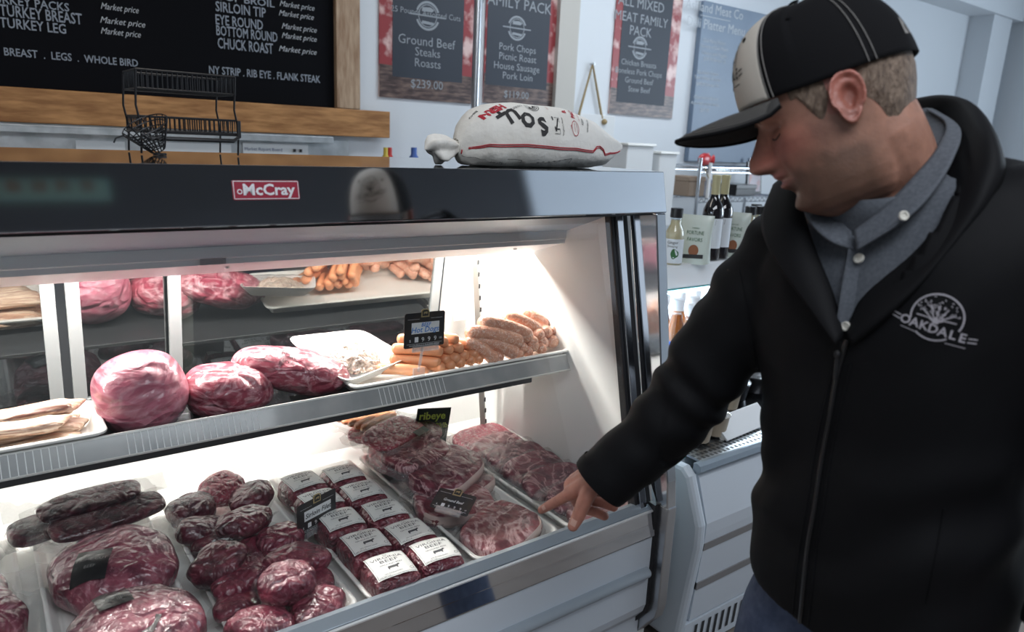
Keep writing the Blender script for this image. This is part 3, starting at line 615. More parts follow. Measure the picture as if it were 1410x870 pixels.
def film_sheet(root, w_, d_, h, seed, fl=.02, m=FILM, name='film', n=3.2, nu=44):
    def fn(u, v):
        a = u*2*math.pi; r = v*(1.0+fl)
        k = (abs(math.cos(a))**4+abs(math.sin(a))**4)**(-.25)
        x = math.cos(a)*k*r*w_/2; y = math.sin(a)*k*r*d_/2
        q = Vector((x*30+seed*3, y*30, seed))
        if r < 1: z = .003+h*max(0, (1-r**n))**(1/n)+.0012*noise.noise(q*2)
        else: z = .006+.010*noise.noise(q)*(r-1)/fl+.004*math.sin(a*9+seed)*(r-1)/fl
        return (x, y, max(.0015, z))
    f_ = MB().grid(lambda u, v: fn(u, v*1.01/(1+fl)), nu, 12, cu=True).build(name, m, root, smooth=60)
    MB().grid(lambda u, v: fn(u, lerp(.99/(1+fl), 1, v)), nu*2, 6, cu=True).build('film_edge', BAGFILM, root, smooth=60)
    return f_
def pack(name, label, cat, group, loc, size, rz=0, rx=0, ry=0, m=RIBEYE, seed=1, fl=.22, fat=True, film=FILM, ol=.10, e=.45):
    w_, d_, h = size
    root = thing(name, label, cat, group, loc, (R(rx), R(ry), R(rz)))
    def sp(x, p): return math.copysign(abs(x)**p, x)
    def fn(u, v):
        a = u*2*math.pi; b = (v-.5)*math.pi
        o_ = 1+ol*noise.noise(Vector((math.cos(a)*1.3+seed*2.3, math.sin(a)*1.3, seed)))+.03*noise.noise(Vector((math.cos(a)*4+seed*2.3, math.sin(a)*4, seed)))
        x = sp(math.cos(b), .30)*sp(math.cos(a), .66)*w_/2*o_*.93; y = sp(math.cos(b), .30)*sp(math.sin(a), .66)*d_/2*o_*.93
        z = h/2+sp(math.sin(b), e)*h/2*(1+.22*noise.noise(Vector((x*22, y*22, seed*5.)))+.10*noise.noise(Vector((x*55, y*55, seed*5.)))) 
        return (x, y, max(0, z))
    mb = MB().grid(fn, 48, 20, cu=True); mb.build('meat', m, root, smooth=60)
    if fat:
        def ff(u, v):
            a = R(195+150*u); b = v*2*math.pi
            o_ = 1+ol*noise.noise(Vector((math.cos(a)*1.3+seed*2.3, math.sin(a)*1.3, seed)))
            rr = .0055*(1+.3*noise.noise(Vector((u*7, seed, 0))))*min(1, 8*u+.1, 8*(1-u)+.1)
            cx = sp(math.cos(a), .66)*w_/2*o_*.885; cy = sp(math.sin(a), .66)*d_/2*o_*.885
            return (cx+math.cos(a)*rr*math.cos(b), cy+math.sin(a)*rr*math.cos(b), h*.55+h*.42*math.sin(b)*min(1, 8*u+.2, 8*(1-u)+.2))
        MB().grid(ff, 30, 8, cv=True).build('fat_edge', FATM, root, smooth=60)
    if film: film_sheet(root, w_*.98, d_*.98, h*1.03, seed, fl, film)
    return root
def flap(root, pts, m=BAGFILM, name='film_flap', amp=.006, seed=0, n=8):
    # loose corner of a film bag: a crumpled four-cornered sheet
    a, b, c, d_ = [Vector(p) for p in pts]; nn = (b-a).cross(d_-a).normalized()
    def fn(u, v):
        p = a*(1-u)*(1-v)+b*u*(1-v)+c*u*v+d_*(1-u)*v
        return p+nn*amp*(noise.noise(p*60+Vector((seed, 0, 0)))+.6*math.sin(u*11+seed))
    return MB().grid(fn, n*2, n*2).build(name, m, root, smooth=60)

# ---- ground beef bricks
LABELP = mat('white_paper_label', (.80, .79, .76), rough=.38, coat=.25)
LABELI = mat('label_ink', (.05, .05, .055), rough=.6)
br_n = 0
BRW, BRD, BRH = .102, .108, .066
brick_where = {(0, 0): 'front row left, nearest the glass', (0, 1): 'front row right, nearest the glass', (1, 0): 'second row left, beside the sirloin card', (1, 1): 'second row right, behind the front pair',
               (2, 0): 'third row left, behind the sirloin card', (2, 1): 'third row right', (3, 0): 'fourth row left, directly behind the sirloin card', (3, 1): 'fourth row right, near the stacked steaks',
               (4, 0): 'rear row left, brightly lit', (4, 1): 'rear row right, brightly lit'}
def brick_build(seed):
    root = thing('ground_beef_brick', 'x', 'ground beef pack', 'labelled ground beef bricks')
    def sp(x, p): return math.copysign(abs(x)**p, x)
    def fn(u, v):
        a = u*2*math.pi; b = (v-.5)*math.pi
        x = sp(math.cos(b), .40)*sp(math.cos(a), .42)*BRW/2; y = sp(math.cos(b), .40)*sp(math.sin(a), .42)*BRD/2; z = sp(math.sin(b), .48)*BRH/2+BRH/2
        nz = noise.noise(Vector((x*28+seed, y*28, z*28)))
        nz = nz*.09+.035*noise.noise(Vector((x*75+seed, y*75, z*75))); return (x*(1+nz), y*(1+nz), z*(1+.6*nz))
    MB().grid(fn, 44, 22, cu=True).build('meat', GROUND, root, smooth=60)
    def lz(x, y): return BRH+.0062+.0012*noise.noise(Vector((x*30, y*30+seed, 0)))-85*abs(x)**3.1-65*abs(y)**3.1
    LW, LD = .086, .084
    lab = MB().grid(lambda u, v: ((u-.5)*LW, (v-.5)*LD, lz((u-.5)*LW, (v-.5)*LD)), 14, 14).build('paper_label', LABELP, root, smooth=80)
    W = lambda p: Vector((p.x, p.y, lz(p.x, p.y)+.0005))
    t = lettering([('THE', 0, .030, .0055), ('VIRGINIA', 0, .017, .0135, 'CENTER', .070), ('BEEF', 0, .004, .0135, 'CENTER', .040), ('GROUND BEEF', 0, -.006, .0065, 'CENTER', .050), ('100% VIRGINIA RAISED', -.006, -.033, .0040, 'CENTER', .040), ('NET WT 1 LB', -.026, -.0385, .004)], warp=W)
    poly2d(t, [(-.012, -.017), (-.011, -.022), (-.009, -.022), (-.008, -.018), (.006, -.018), (.007, -.022), (.009, -.022), (.010, -.016), (.016, -.012), (.013, -.009), (.009, -.011), (-.010, -.011)], warp=W)
    q = [(-.0405, -.0395), (.0405, -.0395), (.0405, .0395), (-.0405, .0395), (-.0405, -.0395)]
    for a, b in zip(q, q[1:]):
        line2d(t, [(lerp(a[0], b[0], k/12), lerp(a[1], b[1], k/12)) for k in range(13)], .0006, warp=W)
    ring2d(t, .035, -.030, .004, .0008, warp=W)
    t.build('label_print', LABELI, lab, smooth=0)
    return root
protos = [brick_build(s_) for s_ in (1, 5)]
used = [False, False]
for r_ in range(5):
    for c_ in range(2):
        k = (r_+c_) % 2; o = protos[k] if not used[k] else copy_tree(protos[k]); used[k] = True
        o.location = (-.730+c_*.105+rnd.uniform(-.003, .003)-(.004*r_), (-.016, .096, .212, .326, .438)[r_]-(.012 if c_ else 0)*(r_ > 0), DZ)
        o.rotation_euler = (0, 0, R(rnd.uniform(-5, 5)))
        o['label'] = 'vacuum packed ground beef brick with white label, '+brick_where[(r_, c_)]

# ---- sirloin filets, each a film-wrapped round of beef
FL = [((306, 664), .535, .050, .040, 'bright red sirloin filet at the back of the filet heap', 20, PINK),
      ((265, 690), .520, .046, .048, 'dark frosted sirloin filet at the back left corner of the heap', 0, DARKF),
      ((351, 674), .528, .048, .046, 'dark sirloin filet at the back right of the heap', 40, DARKF),
      ((279, 722), .515, .048, .044, 'dark sirloin filet on the left edge of the heap, second from the back', -10, DARKF),
      ((336, 711), .545, .054, .040, 'long dark sirloin filet lying on top in the middle of the heap', 25, DARKF),
      ((384, 735), .520, .048, .044, 'sirloin filet tucked behind the white and black sirloin card', 30, LEAN),
      ((303, 766), .530, .052, .042, 'brown sirloin filet on the left side leaning over its neighbour', 25, DARKF),
      ((296, 740), .505, .040, .036, 'half hidden sirloin filet under the left side of the heap', 10, DARKF),
      ((350, 752), .505, .044, .036, 'deep purple sirloin filet low in the middle of the heap', 30, LEAN),
      ((408, 764), .525, .056, .046, 'large marbled sirloin filet below the sirloin card', -15, LEAN),
      ((330, 788), .515, .052, .034, 'flattened sirloin filet inside a taut round film edge', 30, LEAN),
      ((390, 790), .540, .046, .058, 'tall barrel shaped sirloin filet standing near the front', -5, LEAN),
      ((327, 826), .500, .040, .034, 'small sirloin filet low on the front left of the heap', 20, LEAN),
      ((358, 856), .505, .050, .046, 'blocky sirloin filet at the front edge, left of the last one', -10, LEAN),
      ((444, 835), .500, .048, .044, 'purple sirloin filet at the front right corner of its tray', 20, LEAN),
      ((428, 800), .500, .040, .036, 'sirloin filet half hidden behind the barrel shaped one', 35, LEAN)]
for i, ((px, py), z, rad, h, lab, rz, mm) in enumerate(FL):
    q = at_z(px, py, z+h*.5)
    root = thing('sirloin_filet', lab, 'beef filet', 'heaped sirloin filets', (q.x, max(q.y, -.020), max(DZ+.001, z-h*.45)), (R(rnd.uniform(-14, 14)), R(rnd.uniform(-14, 14)), R(rz)))
    hh = h*1.22; rad = rad*1.22
    def fn(u, v, rad=rad, hh=hh, i=i):
        a = u*2*math.pi; b = (v-.5)*math.pi
        sp = lambda x, p: math.copysign(abs(x)**p, x)
        p = Vector((sp(math.cos(b), .62)*math.cos(a)*rad, sp(math.cos(b), .62)*math.sin(a)*rad*.80, sp(math.sin(b), .72)*hh*.5))
        nz = noise.noise(p*22+Vector((i*3.3, 0, 0)))*.16+noise.noise(p*50+Vector((0, i*2.1, 0)))*.07-.05*abs(noise.noise(Vector((p.x*60, p.y*60, p.z*20+i))))
        return p*(1+nz)+Vector((0, 0, hh*.5))
    MB().grid(fn, 40, 22, cu=True).build('meat', mm, root, smooth=70)
    def sk(u, v, rad=rad, hh=hh, i=i):
        a = u*2*math.pi; r = .97+v*(.30+.16*noise.noise(Vector((math.cos(a)*1.5, math.sin(a)*1.5, i*2.))))
        return (math.cos(a)*rad*r, math.sin(a)*rad*.82*r, hh*.45+v*(.014*math.sin(a*2+i)+.008*noise.noise(Vector((a*2, v*3, i)))))
    MB().grid(sk, 40, 5, cu=True).build('film_edge', FILM, root, smooth=60)

# ---- large roasts with black labels in the left tray
def roast(name, label, loc, r, rz, m, seed, e=.8, cat='roast', amp=.16, fr=9, rx=0, ry=0, group=None):
    root = thing(name, label, cat, group, loc, (R(rx), R(ry), R(rz)))
    def fn(u, v):
        a = u*2*math.pi; b = (v-.5)*math.pi; sp = lambda x, p: math.copysign(abs(x)**p, x)
        p = Vector((sp(math.cos(b), e)*sp(math.cos(a), .9)*r[0], sp(math.cos(b), e)*sp(math.sin(a), .9)*r[1], sp(math.sin(b), e)*r[2]))
        nz = amp*noise.noise(p*fr+Vector((seed*3.1, 0, seed)))+amp*.35*noise.noise(p*fr*3+Vector((0, seed, 0)))
        p = p*(1+nz); p.z = max(p.z, -r[2]*.82); return p+Vector((0, 0, r[2]*.82))
    MB().grid(fn, 64, 36, cu=True).build('meat', m, root, smooth=80); return root
def label_on(root, name, c, sz, rz, nrm=(0, 0, 1), txt=None):
    M = Matrix.Translation(c) @ Vector(nrm).to_track_quat('Z', 'Y').to_matrix().to_4x4() @ Matrix.Rotation(R(rz), 4, 'Z')
    mo = root.children[0].data; bv = BVHTree.FromPolygons([v_.co for v_ in mo.vertices], [list(p_.vertices) for p_ in mo.polygons]); nv = Vector(nrm).normalized()
    def f(x, y):
        o_ = M @ Vector((x, y, .15)); h = bv.ray_cast(o_, -nv); return (.15-h[3] if h[0] is not None else 0)+.004
    lb = MB().grid(lambda u, v: M @ Vector(((u-.5)*sz[0], (v-.5)*sz[1], f((u-.5)*sz[0], (v-.5)*sz[1]))), 10, 10).build(name, BLKLAB, root, smooth=80)
    if txt: lettering([(t_, x, y, s_) for t_, x, y, s_ in txt], warp=lambda p: M @ Vector((p.x, p.y, f(p.x, p.y)+.001))).build('label_lettering', mat('grey_label_print', (.22, .21, .20), rough=.6), lb, smooth=0)
    return lb
ra = roast('beef_roast', 'large wrapped purple roast with a black label in the left tray, behind its twin', (-1.190, .300, DZ), (.115, .135, .056), 10, BIGROAST, 3, amp=.14)
label_on(ra, 'black_label', (-.055, -.045, .094), (.062, .085), 22, (-.10, -.08, 1), (('PRIME CUT', 0, .006, .011), ('BEEF', 0, -.014, .010)))
flap(ra, [(-.10, .05, .02), (-.16, .06, .03), (-.17, .12, .045), (-.09, .12, .04)], seed=1); flap(ra, [(.095, .03, .05), (.150, .02, .075), (.155, .10, .085), (.10, .11, .05)], seed=4, amp=.010)
rb = roast('beef_roast', 'large wrapped purple roast with two black labels at the front of the left tray', (-1.195, .055, DZ), (.112, .120, .058), -12, BIGROAST, 8, amp=.15)
label_on(rb, 'black_label', (-.035, .040, .100), (.075, .055), -28, (-.05, -.05, 1), (('FRESH BEEF', 0, .004, .010), ('ROAST', 0, -.014, .010)))
label_on(rb, 'black_label', (.010, -.045, .096), (.060, .045), -20, (0, -.15, 1))
# vacuum packed strips lying across the back roast
def strip(name, label, loc, size, rz, rx, ry, seed, m=DARKF):
    return pack(name, label, 'beef pack', 'strip steak packs on the left roast', loc, size, rz, rx, ry, m, seed, fl=.25, fat=False, ol=.06)
q = at_z(126, 690, .60); s1 = strip('strip_steak_pack', 'dark strip steak pack lying on top across the back roast', (q.x, q.y+.01, .585), (.215, .085, .026), 8, 10, 0, 2)
flap(s1, [(-.10, -.03, .015), (-.165, -.035, .02), (-.16, .05, .035), (-.09, .03, .02)], seed=2); flap(s1, [(.09, -.03, .012), (.15, -.04, .01), (.16, .03, .016), (.09, .03, .015)], seed=6)
q = at_z(150, 712, .57); s2 = strip('strip_steak_pack', 'brown strip steak pack lying under the topmost one, above the roast label', (q.x, q.y-.005, .566), (.25, .085, .022), 12, 14, 0, 5)
q = at_z(46, 728, .56); s3 = strip('strip_steak_pack', 'small dark steak pack poking out to the left of the back roast', (q.x, q.y, .540), (.10, .075, .036), 14, 8, 0, 9)
flap(s3, [(-.04, -.04, .01), (-.13, -.05, .0), (-.13, .03, .0), (-.04, .04, .01)], seed=9)
# left-most roast at the frame edge
r0 = roast('beef_roast', 'wrapped dark roast cut off by the left edge of the photo', (-1.455, .26, DZ), (.105, .16, .050), 0, BIGROAST, 12)
flap(r0, [(.07, -.05, .02), (.125, -.06, .01), (.13, .06, .02), (.08, .08, .03)], seed=3)

# ---- ribeye steaks: stack, front steak
RG = 'vacuum packed ribeye steaks'
def rp(label, px, py, ztop, size, rz, rx, ry, seed, m=RIBEYE, zb=None, group=RG, **k):
    q = at_z(px, py, ztop); return pack('ribeye_pack', label, 'steak pack', group, (q.x, q.y, zb if zb is not None else ztop-size[2]), size, rz, rx, ry, m, seed, **k)
f1 = pack('ribeye_pack', 'large ribeye steak in clear film nearest the glass, under the pointing finger', 'steak pack', RG, (-.412, .034, .482), (.220, .170, .040), 20, 6, -3, RIBEYE, 3, fl=.14)
flap(f1, [(.0, -.075, .018), (.055, -.080, .014), (.05, -.03, .052), (.012, -.045, .046)], seed=5, amp=.004)
q = at_z(618, 690, .525)
f2 = pack('ribeye_pack', 'marbled ribeye pack under the tilted ground beef card', 'steak pack', RG, (q.x+.02, q.y+.005, .490), (.225, .160, .040), -14, 8, 3, RIBEYE, 11)
flap(f2, [(-.10, -.05, .02), (-.13, -.08, .005), (-.07, -.11, .0), (-.05, -.07, .02)], seed=7)
f3 = pack('ribeye_pack', 'dark ribeye pack at the bottom of the stack behind the ground beef card', 'steak pack', RG, (-.400, .265, .485), (.235, .175, .045), 20, 4, 0, PACKL, 15)
f4 = pack('ribeye_pack', 'large ribeye pack with a pale fat edge in the middle of the stack', 'steak pack', RG, (-.418, .285, .530), (.250, .175, .044), 28, 10, -3, PACKL, 17)
f5 = pack('ribeye_pack', 'dark ribeye pack near the top of the stack, left of the green ribeye sign', 'steak pack', RG, (-.462, .365, .566), (.215, .145, .032), 24, 8, 0, PACKL, 22, fat=False)
f6 = pack('ribeye_pack', 'thin pink steak pack second from the top of the stack', 'steak pack', RG, (-.450, .420, .594), (.235, .130, .018), 24, 9, -3, PACKL, 27, fat=False, ol=.05)
f7 = pack('ribeye_pack', 'bright pink steak pack on top of the stack', 'steak pack', RG, (-.490, .440, .612), (.205, .120, .014), 22, 9, -3, PINK, 31, fat=False, ol=.05)
f8 = pack('ribeye_pack', 'pink steak pack low at the back of the stack', 'steak pack', RG, (-.43, .490, .482), (.20, .16, .090), 10, 0, 0, PINK, 33, fat=False)
# hot dogs in a film pack behind the stack
HOT = mat('orange_hot_dog', (.66, .25, .11), rough=.38, coat=.45, var=(14, (.74, .36, .19), .3, .7), bump=(90, .12, .002))
hp = thing('hot_dog_pack', 'film pack of bright orange hot dogs at the back of the stack', 'hot dog pack', None, (-.500, .585, .600), (R(4), 0, R(24)))
for k in range(5):
    y = -.046+k*.023; MB().tube(crom([(-.075, y, .016), (-.02, y, .019), (.03, y, .019), (.075, y, .016)], 5), [.004]+[.0115]*14+[.004], 12).build('hot_dog', HOT, hp)
film_sheet(hp, .19, .135, .034, 4, .2)
MB().box((-.44, .525, .54), (.16, .10, .118)).build('tmp', PINK) if False else None
pack('ribeye_pack', 'pink steak pack holding up the orange hot dog pack', 'steak pack', RG, (-.490, .560, .570), (.18, .09, .028), 24, 6, 0, PINK, 41, fat=False)

# ---- shingled steak packs in the right tray
SG = 'shingled steak packs in the right tray'
for i, (x, y, z, m, lab, sz) in enumerate((
        (-.135, .520, .490, PINK, 'bright pink steak pack at the very back of the right tray', (.22, .15, .026)),
        (-.140, .425, .496, RIBEYE, 'glossy pale steak pack second from the back of the right tray', (.215, .15, .024)),
        (-.135, .340, .500, PACKL, 'dark steak pack third from the back of the right tray', (.215, .15, .024)),
        (-.140, .255, .500, PACKL, 'dark steak pack with a film crease halfway along the right tray', (.22, .15, .026)),
        (-.135, .165, .499, PACKL, 'dark steak pack right behind the pointing hand', (.22, .15, .026)),
        (-.135, .070, .497, PACKL, 'steak pack half hidden by the pointing hand', (.215, .15, .026)),
        (-.130, -.005, .490, RIBEYE, 'pale edged steak pack in the front right corner by the post', (.215, .11, .028)))):
    o = pack('steak_pack', lab, 'steak pack', SG, (x, y, z-.009), (sz[0], .125 if i < 6 else .115, sz[2]), rnd.uniform(-7, 7)+7, 15 if i < 6 else 2, 0, m, 50+i*3, fat=i in (1, 6), ol=.05, fl=.26)

# ---- goods on the upper shelf
SZ = .7965
SGP = 'wrapped roasts on the upper shelf'
q = at_y(206, 545, .375)
r1 = roast('pork_roast', 'largest pale pink wrapped roast on the shelf, right of the bacon tray', (q.x, .375, SZ), (.090, .10, .084), 0, ROASTP, 21, e=.88, amp=.06, fr=7, group=SGP, ry=-12)
flap(r1, [(-.07, -.09, .004), (.06, -.11, .003), (.07, -.05, .03), (-.06, -.05, .03)], seed=12, amp=.004)
q = at_y(312, 540, .375)
r2 = roast('pork_roast', 'red and pink wrapped roast in the middle of the three on the shelf', (q.x, .375, SZ), (.092, .085, .058), 8, ROASTR, 25, e=.85, amp=.12, fr=9, group=SGP)
flap(r2, [(.03, -.09, .006), (.11, -.10, .004), (.13, -.01, .04), (.06, -.03, .05)], seed=14, amp=.010)
flap(r2, [(.07, -.05, .03), (.13, -.07, .02), (.14, .02, .05), (.08, .02, .06)], seed=16, amp=.010)
q = at_y(404, 520, .375)
r3 = roast('pork_roast', 'pink and white wrapped roast tapering to the right, beside the foam tray', (q.x-.01, .385, SZ), (.135, .078, .052), -14, ROASTR, 29, e=.95, amp=.12, fr=8, group=SGP, ry=16)
r3.location.z += .022
flap(r3, [(.08, -.05, .0), (.155, -.05, -.015), (.15, .0, -.005), (.08, .0, .02)], seed=18)
t = lettering([('PORK', 0, 0, .016), ('LOIN', .0, -.018, .013)], frame((-.025, -.058, .085), (1, .05, -.3), (0, .75, .5))); t.build('stamp_lettering', INK, r3, smooth=0)
# bacon tray at the left
tray('meat_tray', 'white tray of smoked pork belly at the left end of the upper shelf', -1.70, -1.185, .258, .455, .838, .034, None)
BAC = meat('smoked_pork_belly', (.55, .36, .24), (.16, .055, .035), (.78, .62, .48), 13, .46, .60, coat=.25, bump=.35, stretch=(.22, 1.6, 2.2))
for i, (y, z, x0, x1, hh) in enumerate(((.300, .812, -1.62, -1.235, .030), (.365, .816, -1.64, -1.215, .032), (.418, .820, -1.6, -1.225, .030), (.335, .848, -1.63, -1.245, .022), (.390, .852, -1.6, -1.215, .024))):
    def bp2(u, v, y=y, z=z, x0=x0, x1=x1, hh=hh, i=i):
        a = v*2*math.pi; x = lerp(x0, x1, u); k = min(1, 12*u+.15, 10*(1-u)+.25)
        n_ = noise.noise(Vector((x*14, math.cos(a)+i, math.sin(a))))
        sp = lambda q_, p: math.copysign(abs(q_)**p, q_)
        return (x+.012*sp(math.cos(a), .6)*(1 if u > .97 else 0), y+sp(math.cos(a), .6)*.030*(1+.15*n_)*(.75+.25*k)+.010*math.sin(x*14+i), z+sp(math.sin(a), .6)*hh*.5*k*(1+.2*n_)+.004*math.sin(x*20+i*2))
    o = MB().grid(bp2, 44, 18, cv=True).build('pork_belly_strip', BAC, smooth=70)
    bm = bmesh.new(); bm.from_mesh(o.data); bmesh.ops.holes_fill(bm, edges=bm.edges, sides=0); bm.to_mesh(o.data); bm.free()
    recenter(o, ((x0+x1)/2, y, z-hh*.5)); tag(o, ('front', 'middle', 'rear', 'upper front', 'upper rear')[i]+' strip of browned smoked pork belly in the white shelf tray', 'pork belly', 'smoked pork belly strips')
# foam tray of ground chicken
fc = [at_y(392, 464, .475), at_y(498, 453, .50), at_y(565, 492, .345), at_y(476, 527, .285)]
ft = thing('foam_tray_pack', 'white foam tray of pale ground chicken under film, between the roasts and the hot dogs', 'foam tray')
cen = sum(fc, Vector())/4
def quad(s_, dz): return [cen+(p-cen)*s_+Vector((0, 0, dz)) for p in fc]
rings = [quad(.74, -.034), quad(.98, -.004), quad(1.0, 0), quad(.97, .0005), quad(.93, -.003), quad(.78, -.030)]
def rnd_quad(Q, r=.16, n=4):
    out = []
    for i in range(4):
        a, b, c = Q[i-1], Q[i], Q[(i+1) % 4]; p0 = b.lerp(a, r); p1 = b.lerp(c, r)
        for k in range(n+1):
            t_ = k/n; out.append(p0*(1-t_)**2+b*2*t_*(1-t_)+p1*t_*t_)
    return out
rr_ = [rnd_quad(Q) for Q in rings]; n = len(rr_[0])
m = MB().add([p for r in rr_ for p in r], [(i*n+k, i*n+(k+1) % n, (i+1)*n+(k+1) % n, (i+1)*n+k) for i in range(5) for k in range(n)]+[list(range(n)), list(range(5*n, 6*n))]); m.build('tray', FOAM, ft, smooth=50)
nz_ = (fc[1]-fc[0]).cross(fc[3]-fc[0]).normalized(); nz_ = nz_ if nz_.z > 0 else -nz_
GCH = meat('pale_ground_chicken', (.72, .56, .44), (.50, .35, .26), (.82, .72, .62), 30, .48, .62, coat=.3, bump=.9)
def gm(u, v):
    a = u*2*math.pi; r = v; k = .60*r
    e1 = (fc[1]-fc[0]+fc[2]-fc[3])*.25; e2 = (fc[0]-fc[3]+fc[1]-fc[2])*.25
    p = cen+e1*math.cos(a)*k*1.25*(1+.15*noise.noise(Vector((math.cos(a)*2, math.sin(a)*2, 0))))+e2*math.sin(a)*k*1.2
    return p+nz_*(-.024+.036*max(0, 1-r**2.4)+.006*noise.noise(p*70)+.003*noise.noise(p*160))
MB().grid(gm, 60, 24, cu=True).build('ground_chicken', GCH, ft, smooth=80)
def fm(u, v): 
    p = (fc[0]*(1-u)*(1-v)+fc[1]*u*(1-v)+fc[2]*u*v+fc[3]*(1-u)*v); b = min(u, v, 1-u, 1-v)*2
    return cen+(p-cen)*.98+nz_*(.0015+.013*min(1, b*1.6)+.0012*math.sin(u*40+v*26))
MB().grid(fm, 26, 26).build('film', FILM, ft, smooth=80)
settle(ft, cen-Vector((0, 0, .036)))

# white tray with hot dogs and sausages
tl = tray('meat_tray', 'long white tray of hot dogs and sausages on the right of the upper shelf', -.685, -.020, .262, .480, .838, .030, None)
HG = 'loose hot dogs in the white shelf tray'
ends = [((588, 512), 0), ((611, 507), 0), ((625, 504), 0), ((639, 500), 0), ((653, 497), 0), ((664, 495), 0), ((606, 499), 1), ((618.5, 496), 1), ((632, 494), 1), ((644, 490), 1), ((658, 488), 1), ((609, 484), 2), ((623, 482), 2), ((637, 480), 2), ((651, 476), 2), ((616, 471), 3), ((630, 468), 3)]
def bent(name, A, B, r, bow, m, n=10, seg=14):
    A = Vector(A); B = Vector(B); mid = (A+B)/2+Vector(bow); P = [A*(1-t)**2+mid*2*t*(1-t)+B*t*t for t in [k/n for k in range(n+1)]]
    d0 = (P[0]-P[1]).normalized(); d1 = (P[-1]-P[-2]).normalized()
    path = [P[0]+d0*r*.75, P[0]+d0*r*.62, P[0]+d0*r*.35]+P+[P[-1]+d1*r*.35, P[-1]+d1*r*.62, P[-1]+d1*r*.75]
    rad = [r*.2, r*.6, r*.88]+[r]*(n+1)+[r*.88, r*.6, r*.2]
    return MB().tube(path, rad, seg).build(name, m, smooth=70)
hd_l = {0: 'lowest', 1: 'second', 2: 'third', 3: 'topmost'}
for i, ((px, py), row) in enumerate(ends):
    e_ = at_y(px, py, .283+.006*row+rnd.uniform(-.004, .004)); L = .118; d_ = Vector((-.50, .86, .0)).normalized()
    if i in (0, 6, 11, 15): d_ = Vector((-.80, .60, .02)).normalized()
    o = bent('hot_dog', e_+d_*.008, e_+d_*L, .0143, (rnd.uniform(-.006, .006), 0, .004), HOT); recenter(o, e_)
    tag(o, 'orange hot dog in the '+hd_l[row]+' row of the loose pile beside the price card', 'hot dog', HG)
SAUS = meat('fresh_sausage', (.68, .34, .22), (.56, .24, .15), (.82, .62, .50), 34, .50, .66, coat=.5, bump=.2)
SA = [((418, 100), (652, 165), 17, .33, .30, 'sausage with a raised left end at the upper left of the pile'), ((545, 72), (705, 135), 16, .37, .34, 'sausage second from the top of the pile'), ((640, 55), (742, 105), 16, .40, .37, 'topmost sausage, at the back of the pile'),
      ((350, 152), (600, 198), 17, .32, .285, 'long sausage lying low on the left over the hot dogs'), ((385, 192), (575, 255), 17, .315, .28, 'thick sausage below the long one at the lower left of the pile'), ((340, 205), (470, 290), 14, .31, .278, 'mottled sausage against the hot dogs at the front'),
      ((600, 160), (685, 205), 15, .36, .30, 'sausage in the middle of the pile pointing at the glass'), ((690, 130), (718, 165), 14, .40, .315, 'sausage end in the second row near the top right'), ((735, 115), (760, 150), 14, .42, .33, 'sausage end in the third row near the top right'),
      ((770, 95), (808, 140), 15, .43, .335, 'broad sausage curling down at the far right of the pile'), ((600, 205), (628, 235), 13, .36, .29, 'small sausage end in the lower middle of the pile'), ((655, 200), (690, 222), 13, .37, .295, 'sausage end low in the centre right of the pile'), ((710, 180), (742, 207), 13, .39, .305, 'sausage end low beside the film scrap'),
      ((770, 170), (795, 200), 14, .41, .315, 'sausage end at the bottom right corner of the pile'), ((560, 245), (610, 268), 12, .34, .285, 'sausage end peeking over the tray lip at the front'), ((620, 235), (660, 255), 12, .35, .288, 'second sausage end over the tray lip'), ((690, 215), (735, 240), 12, .37, .29, 'third sausage end over the tray lip'),
      ((440, 240), (500, 290), 13, .32, .280, 'sausage end at the lower left over the tray lip')]
for i, (A, B, r, ya_, yb_, lab) in enumerate(SA):
    a = at_y(560+A[0]/3.954, 420+A[1]/3.954, ya_); b = at_y(560+B[0]/3.954, 420+B[1]/3.954, yb_)
    o = bent('sausage', a, b, r*1e-3*1.30, (0, 0, .012 if i < 6 else .004), SAUS, seg=16); recenter(o, b)
    tag(o, lab, 'sausage', 'fresh sausages in the white shelf tray')

